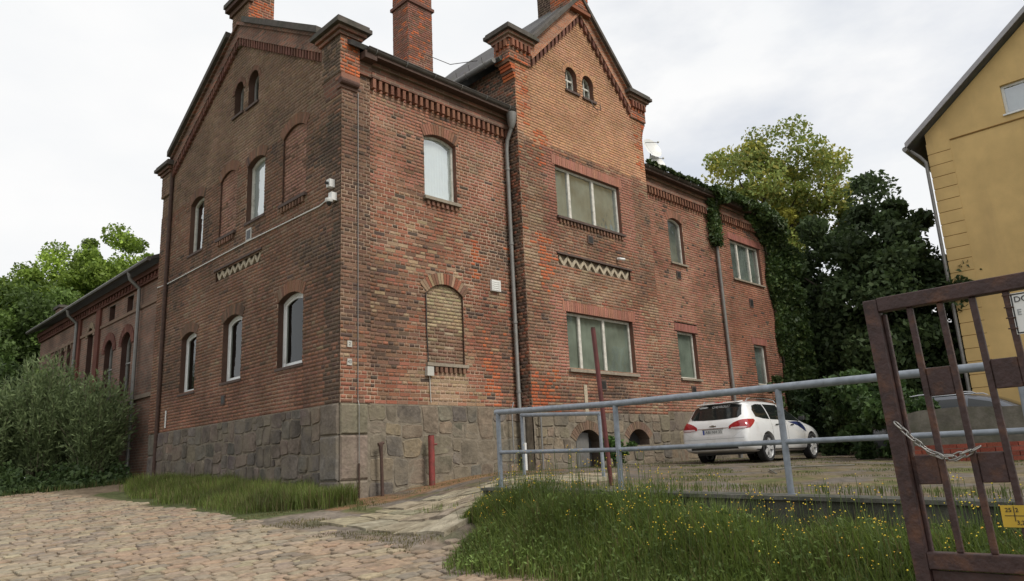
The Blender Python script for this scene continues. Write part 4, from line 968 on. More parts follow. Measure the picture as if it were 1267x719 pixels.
ychild(fbox(MB(), FY, y0 + .72, y1, 11.60, 11.64, -.01, .03).build('string_course', 'yellow_groove'))
for o in wops:
    W_ = MB(); ring_mesh(W_, FY, o.outline(0), o.outline(.08), -.2, -.12); Wn = ychild(W_.build('window', 'white_pvc')); MB().add([FY.p(*a, -.17) for a in o.outline(.05)], [(0, 1, 2, 3)]).build('pane', 'glass', Wn); MB().add([FY.p(*a, -.4) for a in o.outline(-.1)], [(0, 1, 2, 3)]).build('curtain', 'curtain_reflect_grey', Wn)
    rv = MB(); reveal(rv, FY, o, .2, (.4, .25, .07)); ychild(rv.build('reveal', 'yellow_render')); ychild(fbox(MB(), FY, o.u0 - .06, o.u1 + .06, o.z0 - .05, o.z0, -.1, .06).build('sill', 'white_pvc'))
def yroof(s):
    e = y0 - .55 if s < 0 else y1 + .55; ze = ez - .40
    p = [(19.55, -e, ze), (31, -e, ze), (31, -yr, rz_ + .08), (19.55, -yr, rz_ + .08)]; q = [V3(a) + V3((0, 0, .16)) for a in p]
    ychild(MB().hexa([V3(a) for a in p] + q).build('roof', 'roof_slate'))
yroof(-1); yroof(1)
ychild(MB().hexa([(19.50, -(y0 - .58), ez - .40), (19.548, -(y0 - .58), ez - .40), (19.548, -yr, rz_ + .10), (19.50, -yr, rz_ + .10), (19.50, -(y0 - .58), ez - .20), (19.548, -(y0 - .58), ez - .20), (19.548, -yr, rz_ + .27), (19.50, -yr, rz_ + .27)]).build('verge_board', 'verge_zinc'))
ychild(MB().tube([(19.5, -(y0 - .6), ez - .42), (31, -(y0 - .6), ez - .42)], .09, 8).build('gutter', 'zinc', None, True))
ychild(MB().tube([(19.75, -(y0 - .5), ez - .45), (19.78, -(y0 - .25), ez - .75), (19.8, -(y0 - .1), ez - 1.0), (19.8, -(y0 - .1), 1.4)], .055, 8).build('downpipe', 'zinc', None, True))

# ------------------------------------------------------------------ pipe railings
def railing(posts, top, mid, label, group=None, name='pipe_railing', r=.032, base=None, ext=None):
    R_ = empty(name, posts[0][:2] + (posts[0][2],), label, 'railing', group); org = V3(R_.location)
    def ch(mb, nm): o = mb.build(nm, 'galvanised', R_, True); o.location = -org; return o
    for (x, y, zb, zt) in posts:
        p = ch(MB().tube([(x, y, zb - .12), (x, y, zt)], r * .95, 12), 'post'); MB().tube([(x, y, zb + .001), (x, y, zb + .03)], r + .018, 12).build('collar', 'galvanised', p, True)
    ch(MB().tube(top, r * 1.12, 12), 'top_rail')
    if mid: ch(MB().tube(mid, r * .78, 12), 'mid_rail')
RX = -.75
pz = lambda y: terr_h(0, y)
posts = [(RX, -4.97, pz(-4.97), 2.26), (RX, -6.85, pz(-6.85), 2.20), (RX, -8.75, pz(-8.75), 2.18), (RX, -10.66, pz(-10.66), 2.16), (RX, -12.6, pz(-12.6), 2.13)]
railing(posts, [(RX, -4.93, 2.26)] + [(RX, p[1], p[3]) for p in posts[1:]] + [(RX, -14, 2.11)], [(RX, -4.97, 1.755), (RX, -6.85, 1.70), (RX, -8.75, 1.68), (RX, -14, 1.63)], 'long grey galvanised pipe railing along the top of the retaining wall')
sx_, sy_, sy2 = 1.98, -4.45, -2.72
railing([(sx_, sy_, H(sx_, sy_), 2.32), (sx_, sy2, H(sx_, sy2), 2.43)], [(sx_, sy_ - .03, 2.32), (sx_, sy2, 2.43)], None, 'short grey pipe railing standing on the ramp before the bay', r=.03)
# small things standing by the plinth
bo = empty('bollard', (1.95, -.22, H(1.95, -.22)), 'red painted steel pipe bollard in front of the stone plinth', 'bollard')
MB().tube([(0, 0, -.1), (0, 0, .95)], .062, 16).build('tube', 'red_paint', bo, True); MB().tube([(0, 0, .951), (0, 0, .965)], .055, 16).build('cap', 'rust_pipe', bo, True); MB().tube([(.05, -.03, .78), (.1, -.06, .78)], .02, 8).build('lug', 'red_paint', bo, True)
sp = empty('rusty_post', (.80, -.17, H(.8, -.17)), 'short rusty iron stub post by the corner stones', 'post')
MB().tube([(.02, 0, -.1), (0, 0, .7), (-.02, 0, .95)], [.035, .03, .045], 8).build('shaft', 'rust_pipe', sp, True); MB().tube([(-.07, 0, .93), (.05, 0, .96)], .03, 8).build('head', 'rust_pipe', sp, True)
rp = empty('red_pole', (.15, -5.95, H(.15, -5.95)), 'leaning dark red pole behind the second railing post', 'pole')
MB().tube([(.05, -.03, -.1), (-.03, .02, 2.0)], .030, 12).build('shaft', 'pole_paint', rp, True); MB().tube([(-.03, .02, 2.0), (-.03, .02, 2.02)], .028, 12).build('end_cap', 'rust_pipe', rp, True)
mk = MB(); mk.tube([(3.4, -6.6, H(3.4, -6.6) + .02), (4.6, -5.9, H(4.6, -5.9) + .03), (6.2, -5.6, H(6.2, -5.6) + .02), (7.2, -6.3, H(7.2, -6.3) + .02)], .014, 6); mk.build('fallen_pole', 'concrete_light', None, True, label='thin pale pole lying on the terrace ground behind the railing', cat='pole')

# low walls on the right
lw_ = empty('low_wall', (10.6, -7.5, 1.25), 'rough grey concrete wall in front of the dark parked car', 'wall'); o = MB()
pts = [(-6.05, 2.22), (-6.6, 2.32), (-7.4, 2.34), (-8.1, 2.28), (-9.4, 2.24), (-11, 2.2)]
for i in range(len(pts) - 1):
    (a, za), (b, zb) = pts[i], pts[i + 1]; q = MB().hexa([(10.5, b, 1.1), (10.8, b, 1.1), (10.8, a, 1.1), (10.5, a, 1.1), (10.5, b + .003, zb), (10.8, b + .003, zb), (10.8, a, za), (10.5, a, za)]).build('wall_block', 'concrete_light', lw_); q.location = -V3(lw_.location)
bw = empty('brick_edging', (9.7, -7.5, 1.2), 'low course of red bricks below the grey concrete wall', 'wall')
for r_ in range(4):
    yy = -6.55 - (r_ % 2) * .13
    while yy > -11: 
        o = MB().box((9.5, yy - .25, 1.2 + r_ * .09 + .02), (9.62, yy, 1.28 + r_ * .09 + .02), rc((.26, .075, .05), .25)).build('brick', 'brick', bw); o.location = -V3(bw.location); yy -= .262

# ------------------------------------------------------------------ gate leaf
def GP(y, z, x=0): return V3((-3.98 + x, -11.89 + (y + 11.89) * 1.2, 1.6 + (z - 1.6) * 1.2))
GT = empty('steel_gate', (-3.98, -11.5, .3), 'open maroon steel bar gate with square plates in front of the weeds', 'gate'); gorg = V3(GT.location)
def gq(name, y_a, y_b, z_a, z_b, t=.02, lean=-.031, m_='gate_paint', xo=0, parent=None):
    """leaf member, gate units; lean = shift in y per metre of fall"""
    sh = lambda z: (2.1 - z) * lean
    q = [(y_a + sh(z_a), z_a), (y_b + sh(z_a), z_a), (y_b + sh(z_b), z_b), (y_a + sh(z_b), z_b)]
    o = MB().hexa([GP(*a, xo - t) for a in q] + [GP(*a, xo + t) for a in q]).build(name, m_, parent or GT)
    if not parent: o.location = -gorg
    md = o.modifiers.new('bev', 'BEVEL'); md.width = .004; md.segments = 2
    return o
zg = .45
gq('stile', -10.926, -10.974, zg, 2.124, .03); gq('stile', -12.45, -12.40, zg, 2.137, .03)
gq('edge_strip', -10.9745, -10.988, zg, 2.07, .012, xo=.02)
gq('top_rail', -10.9745, -12.40, 2.077, 2.128, .028); gq('bottom_rail', -10.9745, -12.40, 1.192, 1.246, .028); gq('kick_plate', -10.9745, -12.40, zg + .04, 1.188, .006); gq('foot_rail', -10.9745, -12.40, zg, zg + .039, .025)
for i in range(14):
    y = -11.074 - i * .0985
    if y < -12.38: break
    gq('bar', y - .010, y + .010, 1.2465, 2.0765, .012)
for (i, za) in ((0, 1.466), (2, 1.468), (4, 1.468), (6, 1.468), (8, 1.468), (10, 1.468), (1, 1.760), (3, 1.765), (5, 1.765), (7, 1.765), (9, 1.765)):
    y = -11.074 - (i - 1) * .0985; a, b = (y - .011, y - .0985 + .011) if i else (-10.9905, -11.063)
    gq('plate', a, b, za, za + .097, .008)
gp = MB().box((-4.05, -12.82, 0), (-3.91, -12.68, 2.5)).build('hinge_post', 'gate_paint', GT); gp.location = -gorg; MB().box((-4.065, -12.835, 2.501), (-3.895, -12.665, 2.53)).build('post_cap', 'gate_paint', gp)
hn = MB(); hn.tube([GP(-12.44, 1.95), GP(-12.44, 1.95) + V3((0, -.2, 0))], .02, 8); hn.build('hinge', 'gate_paint', gp)
# chain: single links
CH = empty('chain', GP(-11.0, 1.665, -.04), 'steel chain looped between the stile and bars of the gate', 'chain'); cp = [GP(-10.985, 1.668, -.045), GP(-11.02, 1.625, -.05), GP(-11.075, 1.570, -.045), GP(-11.11, 1.553, -.04), GP(-11.155, 1.549, -.04), GP(-11.205, 1.577, -.03)]
cp2 = [GP(-11.075, 1.575, -.05), GP(-11.10, 1.560, -.055), GP(-11.15, 1.558, -.05), GP(-11.20, 1.578, -.045)]
lk = MB(); lp = [(.011 * math.cos(t), .0, 0) for t in ()]; pth = []
for i in range(13):
    t = 2 * math.pi * i / 12; pth.append((.0165 * math.cos(t) + (.006 if math.cos(t) > 0 else -.006), .0095 * math.sin(t), 0))
lk.tube(pth, .0034, 6, cap=False); lme = bpy.data.meshes.new('link'); lme.from_pydata(lk.v, [], lk.f); lme.polygons.foreach_set('use_smooth', [True] * len(lme.polygons)); lme.materials.append(MATS['chain_steel'])
for path in (cp, cp2):
    acc = 0; k = 0
    for i in range(len(path) - 1):
        a, b = path[i], path[i + 1]; d = b - a; L_ = d.length; t = acc
        while t < L_:
            p = a + d * (t / L_); rot = d.to_track_quat('X', 'Z').to_matrix() @ Matrix.Rotation(math.pi / 2 * (k % 2) + .3, 3, 'X'); o = link('link', lme, None, CH); o.matrix_local = Matrix.Translation(p - V3(CH.location)) @ rot.to_4x4(); k += 1; t += .033
        acc = t - L_
# signs on the gate
s1 = empty('notice_sign', GP(-11.45, 2.0, -.02), 'white notice sign wired to the gate bars', 'sign'); so_ = V3(s1.location)
def sgn(parent, nm, ya, yb, za, zb, m_, x0=-.02, x1=-.023):
    q = [(ya, za), (yb, za), (yb, zb), (ya, zb)]; return MB().hexa([GP(*a, x0) - V3(parent.location) for a in q] + [GP(*a, x1) - V3(parent.location) for a in q]).build(nm, m_, parent)
sgn(s1, 'panel', -11.382, -11.60, 1.93, 2.064, 'sign_white')
for (a, b, c, d) in ((-11.384, -11.598, 2.058, 2.062), (-11.384, -11.598, 1.932, 1.936), (-11.384, -11.388, 1.932, 2.062)): sgn(s1, 'border', a, b, c, d, 'ink', -.0235, -.0245)
t = text('DO', .032, GP(-11.412, 2.042, -.0245) - so_, (0, -1, 0), (0, 0, 1), 'ink', s1); t = text('E', .032, GP(-11.400, 2.00, -.0245) - so_, (0, -1, 0), (0, 0, 1), 'ink_grey', s1)
for z in (2.06, 2.02, 1.985, 1.95): MB().tube([GP(-11.36, z + .003, -.012) - so_, GP(-11.374, z, -.03) - so_, GP(-11.388, z, -.025) - so_], .003, 5).build('wire_tie', 'rust_pipe', s1)
s2 = empty('yellow_sign', GP(-11.3, 1.36, -.02), 'small yellow utility marker sign fixed low on the gate bars', 'sign'); so_ = V3(s2.location)
sgn(s2, 'panel', -11.241, -11.36, 1.332, 1.399, 'sign_yellow')
for (a, b, c, d) in ((-11.25, -11.35, 1.366, 1.368), (-11.276, -11.278, 1.350, 1.396)): sgn(s2, 'rule', a, b, c, d, 'ink', -.0235, -.0245)
text('25', .022, GP(-11.262, 1.384, -.0245) - so_, (0, -1, 0), (0, 0, 1), 'ink', s2); text('2', .022, GP(-11.285, 1.384, -.0245) - so_, (0, -1, 0), (0, 0, 1), 'ink', s2); text('3,2', .022, GP(-11.29, 1.346, -.0245) - so_, (0, -1, 0), (0, 0, 1), 'ink', s2)
# ------------------------------------------------------------------ cars
SL = [  # x, then 12 half-profile points (y,z) from underside centre over the side to the roof centre
 (0.00, [(0, .37), (.45, .37), (.64, .40), (.71, .47), (.735, .54), (.71, .60), (.62, .618), (.5, .62), (.4, .622), (.3, .623), (.15, .625), (0, .625)]),
 (0.035, [(0, .31), (.55, .31), (.74, .34), (.80, .45), (.815, .60), (.785, .72), (.70, .80), (.58, .80), (.44, .80), (.3, .80), (.15, .80), (0, .80)]),
 (0.085, [(0, .29), (.6, .29), (.79, .32), (.845, .45), (.855, .62), (.83, .82), (.765, .93), (.64, .955), (.48, .965), (.32, .97), (.16, .972), (0, .973)]),
 (0.16, [(0, .27), (.6, .27), (.83, .30), (.875, .45), (.885, .66), (.865, .87), (.81, .965), (.70, 1.02), (.57, 1.045), (.4, 1.055), (.2, 1.06), (0, 1.06)]),
 (0.40, [(0, .24), (.65, .24), (.85, .27), (.892, .45), (.902, .68), (.888, .90), (.845, .99), (.775, 1.18), (.67, 1.325), (.5, 1.36), (.25, 1.372), (0, 1.375)]),
 (0.56, [(0, .23), (.65, .23), (.855, .26), (.895, .45), (.905, .68), (.892, .91), (.855, .995), (.785, 1.2), (.665, 1.40), (.53, 1.445), (.28, 1.466), (0, 1.47)]),
 (1.00, [(0, .22), (.65, .22), (.86, .25), (.898, .45), (.907, .68), (.895, .91), (.86, .985), (.785, 1.2), (.665, 1.415), (.545, 1.475), (.3, 1.50), (0, 1.505)]),
 (1.70, [(0, .21), (.65, .21), (.865, .24), (.898, .45), (.905, .68), (.893, .90), (.858, .97), (.785, 1.19), (.66, 1.42), (.545, 1.48), (.3, 1.51), (0, 1.515)]),
 (2.30, [(0, .21), (.65, .21), (.865, .24), (.895, .45), (.90, .68), (.89, .885), (.855, .955), (.78, 1.18), (.655, 1.40), (.54, 1.46), (.3, 1.492), (0, 1.50)]),
 (2.75, [(0, .21), (.65, .21), (.865, .24), (.895, .45), (.898, .68), (.885, .88), (.85, .95), (.775, 1.14), (.635, 1.345), (.52, 1.395), (.28, 1.428), (0, 1.435)]),
 (3.20, [(0, .21), (.65, .21), (.865, .24), (.893, .45), (.895, .67), (.878, .87), (.84, .94), (.765, 1.05), (.64, 1.135), (.5, 1.165), (.26, 1.185), (0, 1.19)]),
 (3.55, [(0, .21), (.65, .21), (.86, .24), (.89, .45), (.893, .66), (.87, .85), (.82, .92), (.74, .955), (.62, .972), (.48, .983), (.25, .995), (0, 1.0)]),
 (4.10, [(0, .21), (.6, .21), (.84, .24), (.88, .45), (.885, .64), (.845, .80), (.765, .865), (.66, .885), (.55, .896), (.4, .908), (.2, .918), (0, .92)]),
 (4.45, [(0, .22), (.5, .22), (.76, .26), (.815, .43), (.825, .58), (.785, .70), (.68, .765), (.58, .78), (.48, .79), (.35, .80), (.17, .808), (0, .81)]),
 (4.64, [(0, .27), (.4, .27), (.58, .32), (.64, .42), (.645, .50), (.60, .58), (.5, .62), (.42, .63), (.34, .635), (.25, .64), (.12, .642), (0, .643)]),
]
WR, WX, WY = .325, (1.07, 3.755), .785
def car_shell():
    vs_ = []; fs_ = []; m_ = 23
    for x, pr in SL:
        ring = [(x, -y, z) for y, z in pr] + [(x, y, z) for y, z in reversed(pr[1:-1])]   # 12 + 10 = 22
        vs_ += ring
    m_ = 22; n_ = len(SL)
    for i in range(n_ - 1):
        for k in range(m_): fs_.append((i * m_ + k, i * m_ + (k + 1) % m_, (i + 1) * m_ + (k + 1) % m_, (i + 1) * m_ + k))
    for b, fl in ((0, False), ((n_ - 1) * m_, True)):
        for k in range(0, 11):
            a, a2, c, c2 = k, k + 1, (22 - k) % 22, 22 - k - 1
            q = [b + a, b + a2, b + c2, b + c]; q = list(dict.fromkeys(q))
            fs_.append(tuple(q if fl else q[::-1]))
    me = bpy.data.meshes.new('shell'); me.from_pydata(vs_, [], fs_); bm = bmesh.new(); bm.from_mesh(me); bmesh.ops.recalc_face_normals(bm, faces=bm.faces); bm.to_mesh(me); bm.free()
    o = bpy.data.objects.new('shell', me); col.objects.link(o); sbd = o.modifiers.new('s', 'SUBSURF'); sbd.levels = 2; sbd.render_levels = 2
    dg = bpy.context.evaluated_depsgraph_get(); full = bpy.data.meshes.new_from_object(o.evaluated_get(dg)); bvh = BVHTree.FromPolygons([v.co.copy() for v in full.vertices], [tuple(p.vertices) for p in full.polygons])
    cut = []
    for x in WX:
        for s in (-1, 1):
            mb = MB(); mb.tube([(x, s * .56, WR + .01), (x, s * 1.1, WR + .01)], WR + .055, 36); c = mb.build('cut', 'rubber'); cut.append(c)
            bo_ = o.modifiers.new('b', 'BOOLEAN'); bo_.operation = 'DIFFERENCE'; bo_.solver = 'EXACT'; bo_.object = c
    bpy.context.view_layer.update(); dg = bpy.context.evaluated_depsgraph_get(); me2 = bpy.data.meshes.new_from_object(o.evaluated_get(dg))
    for c in cut: bpy.data.objects.remove(c)
    bpy.data.objects.remove(o); me2.materials.clear()
    me2.polygons.foreach_set('use_smooth', [True] * len(me2.polygons)); me2.polygons.foreach_set('material_index', [0] * len(me2.polygons))
    try: me2.set_sharp_from_angle(angle=math.radians(38))
    except Exception: pass
    return me2, bvh
CAR_ME, CAR_BVH = car_shell()
def patch(outline, mode, sgn_, off, name, material, parent, cuts=3, thick=.004):
    """conform an outline to the car shell. mode 'side': (x,z) from y=sgn; 'rear': (y,z) from behind; 'front'; 'top': (x,y)"""
    bm = bmesh.new(); vv = [bm.verts.new((a, b, 0)) for a, b in outline]; bm.faces.new(vv)
    bmesh.ops.triangulate(bm, faces=bm.faces)
    for _ in range(cuts): bmesh.ops.subdivide_edges(bm, edges=[e for e in bm.edges if e.calc_length() > .05], cuts=1, use_grid_fill=True); bmesh.ops.triangulate(bm, faces=bm.faces)
    for v in bm.verts:
        a, b = v.co.x, v.co.y
        if mode == 'side': og, d = V3((a, sgn_ * 1.5, b)), V3((0, -sgn_, 0))
        elif mode == 'rear': og, d = V3((-1, a, b)), V3((1, 0, 0))
        elif mode == 'front': og, d = V3((6, a, b)), V3((-1, 0, 0))
        else: og, d = V3((a, b, 3)), V3((0, 0, -1))
        hit, nn, _, _ = CAR_BVH.ray_cast(og, d)
        if hit is None: hit = og + d * 1.2; nn = -d
        if nn.dot(d) > 0: nn = -nn
        v.co = hit + nn * off
    me = bpy.data.meshes.new(name); bmesh.ops.recalc_face_normals(bm, faces=bm.faces); bm.to_mesh(me); bm.free(); me.polygons.foreach_set('use_smooth', [True] * len(me.polygons)); me.materials.append(MATS[material])
    return link(name, me, None, parent)
def wheel(parent, x, s):
    W_ = MB(); y0_, y1_ = s * (WY - .10), s * (WY + .105)
    prof = [(y0_, WR - .03), (y0_ + s * .02, WR), (y1_ - s * .02, WR), (y1_, WR - .025), (y1_ - s * .012, WR - .085)]; ns = 32; vv = [(rr * math.cos(2 * math.pi * i / ns), yy_, rr * math.sin(2 * math.pi * i / ns)) for yy_, rr in prof for i in range(ns)]
    W_.add(vv, [(k * ns + i, k * ns + (i + 1) % ns, (k + 1) * ns + (i + 1) % ns, (k + 1) * ns + i) for k in range(len(prof) - 1) for i in range(ns)])
    wh = W_.build('wheel', 'rubber', parent, True, loc=(x, 0, WR)); r_ = MB(); r_.tube([(0, y1_ - s * .014, 0), (0, y1_ - s * .03, 0), (0, y0_, 0)], [WR - .083, WR - .095, WR - .095], 32, cap=False); r_.build('rim', 'alloy', wh, True)
    h = MB(); h.tube([(0, s * (WY - .02), 0), (0, s * (WY - .018), 0)], WR - .09, 24); h.build('brake_disc', 'black_plastic', wh)
    for k in range(5):
        for dd in (-.11, .11):
            th = 2 * math.pi * k / 5 + dd; t2 = 2 * math.pi * k / 5 + dd * 1.15; c, sn = math.cos(th), math.sin(th); p0 = V3((.05 * c, y1_ - s * .03, .05 * sn)); p1 = V3(((WR - .088) * math.cos(t2), y1_ - s * .02, (WR - .088) * math.sin(t2))); n = V3((-sn, 0, c)); q = V3((0, s, 0))
            MB().hexa([p0 - n * .02 - q * .02, p0 + n * .02 - q * .02, p1 + n * .016 - q * .02, p1 - n * .016 - q * .02, p0 - n * .02 + q * .01, p0 + n * .02 + q * .01, p1 + n * .016 + q * .01, p1 - n * .016 + q * .01]).build('spoke', 'alloy', wh)
    hb = MB(); hb.tube([(0, y1_ - s * .05, 0), (0, y1_ - s * .012, 0)], .06, 16); hb.build('hub', 'alloy', wh, True)
def make_car(loc, rz, paint, label, detail):
    C = empty('parked_car', loc, label, 'car', None, rz)
    body_me = CAR_ME.copy(); body_me.materials.clear(); body_me.materials.append(MATS[paint]); link('body', body_me, None, C)
    inn = MB(); inn.box((.35, -.62, .2), (4.2, .62, .6)); inn.build('underbody', 'black_plastic', C)
    for x in WX:
        for s in (-1, 1): wheel(C, x, s)
    patch([(-.60, 1.05), (-.3, 1.03), (0, 1.025), (.3, 1.03), (.60, 1.05), (.665, 1.12), (.60, 1.36), (.3, 1.395), (0, 1.40), (-.3, 1.395), (-.60, 1.36), (-.665, 1.12)], 'rear', 1, .006, 'rear_window', 'glass_car_solid', C)
    for s in (-1, 1):
        patch([(.62, 1.06), (1.0, 1.015), (1.32, 1.005), (1.32, 1.375), (1.0, 1.375), (.74, 1.33), (.60, 1.22)], 'side', s, .005, 'side_window', 'glass_car_solid', C)
        patch([(1.38, 1.003), (2.18, .99), (2.18, 1.375), (1.38, 1.38)], 'side', s, .005, 'side_window', 'glass_car_solid', C)
        patch([(2.28, .99), (3.22, .975), (3.10, 1.04), (2.72, 1.26), (2.28, 1.365)], 'side', s, .005, 'side_window', 'glass_car_solid', C)
        lt = patch([(s * a, b) for a, b in ((.41, .80), (.60, .775), (.80, .785), (.865, .84), (.86, .96), (.80, 1.0), (.68, .985), (.52, .93), (.42, .865))], 'rear', 1, .012, 'tail_light', 'car_red', C)
        patch([(s * a, b) for a, b in ((.46, .792), (.62, .782), (.80, .795), (.84, .825), (.66, .83), (.48, .825))], 'rear', 1, .017, 'light_lens', 'car_clear', lt)
        patch([(.09, .79), (.20, .80), (.36, .88), (.49, .965), (.46, 1.0), (.26, 1.0), (.12, .97)], 'side', s, .010, 'tail_light_side', 'car_red', lt)
        patch([(s * a, b) for a, b in ((.50, .41), (.68, .42), (.68, .45), (.50, .44))], 'rear', 1, .008, 'reflector', 'car_red', C)
        rl = MB(); rl.tube([(.75, s * .575, 1.455), (.82, s * .575, 1.51), (1.2, s * .57, 1.545), (2.0, s * .56, 1.55), (2.35, s * .555, 1.525), (2.45, s * .55, 1.47)], .016, 8); rl.build('roof_rail', 'chrome', C, True)
        if detail:
            for xs_ in (1.35, 2.24, 3.24): patch([(xs_, .32), (xs_ + .008, .32), (xs_ + .008, .97), (xs_, .97)], 'side', s, .002, 'door_seam', 'black_plastic', C, 3)
            for xs_ in (1.52, 2.44): patch([(xs_, .855), (xs_ + .20, .862), (xs_ + .20, .888), (xs_, .882)], 'side', s, .02, 'door_handle', 'chrome', C, 2)
            patch([(2.36, .95), (2.9, .86), (3.30, .73), (3.40, .70), (3.36, .80), (3.24, .92), (3.18, .955), (2.8, .965)], 'side', s, .004, 'blue_stripe', 'car_blue', C, 3)
            patch([(.50, .28), (4.0, .26), (4.0, .285), (.50, .305)], 'side', s, .003, 'sill_seam', 'black_plastic', C, 4)
            mi = MB(); mi.hexa([(2.98, s * .87, .985), (3.10, s * .87, .99), (3.14, s * 1.04, 1.0), (2.99, s * 1.04, .995), (2.98, s * .88, 1.08), (3.08, s * .88, 1.09), (3.10, s * 1.03, 1.10), (3.0, s * 1.03, 1.10)]); o = mi.build('mirror', 'black_plastic', C); md = o.modifiers.new('b', 'BEVEL'); md.width = .02; md.segments = 3
    patch([(2.82, -.50), (3.45, -.58), (3.48, 0), (3.45, .58), (2.82, .50), (2.78, 0)], 'top', 1, .006, 'windscreen', 'glass_car_solid', C)
    for s in (-1, 1): patch([(s * a, b) for a, b in ((.38, .62), (.64, .64), (.70, .70), (.60, .74), (.45, .70))], 'front', 1, .01, 'headlight', 'car_clear', C)
    patch([(-.4, .46), (.4, .46), (.42, .58), (-.42, .58)], 'front', 1, .008, 'grille', 'black_plastic', C)
    if detail:
        sp_ = MB(); sp_.hexa([(.37, -.56, 1.415), (.64, -.56, 1.45), (.64, .56, 1.45), (.37, .56, 1.415), (.37, -.55, 1.435), (.64, -.55, 1.478), (.64, .55, 1.478), (.37, .55, 1.435)]); o = sp_.build('spoiler', paint, C); md = o.modifiers.new('b', 'BEVEL'); md.width = .012; md.segments = 3
        patch([(-.12, 1.405), (.12, 1.405), (.12, 1.425), (-.12, 1.425)], 'rear', 1, .05, 'brake_light', 'car_red', C, 2)
        pl = MB().box((.012, -.26, .685), (.022, .26, .795)).build('number_plate', 'plate_white', C); MB().box((.0095, .215, .688), (.0115, .257, .792)).build('country_strip', 'plate_blue', pl); text('ABI NH 33', .095, (.010, -.025, .74), (0, -1, 0), (0, 0, 1), 'ink', pl)
        fr_ = MB(); fr_.box((.016, -.275, .672), (.026, .275, .684)); fr_.box((.016, -.275, .796), (.026, .275, .808)); fr_.build('plate_frame', 'black_plastic', pl)
        patch([(-.40, .812), (.40, .812), (.40, .828), (-.40, .828)], 'rear', 1, .012, 'tailgate_trim', 'chrome', C, 3)
        em = MB(); em.box((.045, -.085, .868), (.066, .085, .892)); em.box((.045, -.03, .855), (.067, .03, .905)); em.build('emblem', 'chrome', C)
        tx = text('CHEVROLET', .085, (0, -.10, 1.34), (0, -1, 0), (0, 0, 1), 'plate_white', C, depth=0)
        for v in tx.data.vertices:
            hit, nn, _, _ = CAR_BVH.ray_cast(V3((-1, v.co.y, v.co.z)), V3((1, 0, 0)))
            if hit: v.co = hit + V3((-.012, 0, .006))
        patch([(.46, 1.325), (.30, 1.325), (.24, 1.345), (.30, 1.37), (.46, 1.365), (.52, 1.345)], 'rear', 1, .012, 'window_logo', 'plate_white', C, 2)
        patch([(-.78, .575), (.78, .575), (.78, .583), (-.78, .583)], 'rear', 1, .003, 'bumper_seam', 'ink_grey', C, 4)
        patch([(-.62, .335), (.62, .335), (.60, .385), (-.60, .385)], 'rear', 1, .004, 'bumper_insert', 'black_plastic', C, 4)
        for s in (-1, 1): patch([(s * .80, .78), (s * .806, .78), (s * .50, .60), (s * .494, .60)], 'rear', 1, .002, 'tailgate_seam', 'ink_grey', C, 3)
        text('LT', .04, (.028, .62, .72), (0, -1, 0), (0, 0, 1), 'chrome', C); MB().tube([(1.3, 0, 1.5), (1.15, 0, 1.66)], .006, 5).build('aerial', 'black_plastic', C)
    return C
make_car((8.62, -2.56, H(9.7, -2.56) - .005), math.radians(2.0), 'car_white', 'white station wagon parked along the brick wall, rear towards the railing', True)
make_car((13.4, -4.75, H(13.4, -7) - .005), math.radians(-90), 'car_dark', 'dark blue grey car parked behind the grey concrete wall', False)

# ------------------------------------------------------------------ vegetation
def leaf_mesh(name, P, S, C, up=.25, aspect=.55):
    """rhombic leaves folded along the midrib"""
    n = len(P); d = rng.normal(size=(n, 3)); d[:, 2] -= up; d /= np.linalg.norm(d, axis=1)[:, None]
    e = rng.normal(size=(n, 3)); e -= d * (e * d).sum(1)[:, None]; e /= np.linalg.norm(e, axis=1)[:, None]; nn = np.cross(d, e)
    S = S[:, None]; V = np.stack([P - d * S * .5, P + e * S * aspect * .5 + nn * S * .1 + d * S * .05, P + d * S * .5, P - e * S * aspect * .5 + nn * S * .1 + d * S * .05], 1).reshape(-1, 3)
    F = np.arange(4 * n).reshape(n, 4); return np_mesh(name, V, F, np.repeat(C, 4, 0))
def blob_points(centers, radii, per, squash=.8):
    out_ = []
    for c, r in zip(centers, radii):
        q = rng.normal(size=(per, 3)); q /= np.linalg.norm(q, axis=1)[:, None]; q *= (rng.random(per)[:, None] ** .45) * r; q[:, 2] *= squash; out_.append(q + c)
    return np.concatenate(out_)
def colour(n, a, b, extra=None, p=.1):
    t = rng.random(n)[:, None]; c = np.array(a) * (1 - t) + np.array(b) * t
    if extra is not None: m_ = rng.random(n) < p; c[m_] = np.array(extra) * (.8 + .4 * rng.random((m_.sum(), 1)))
    return c * (.8 + .4 * rng.random((n, 1)))
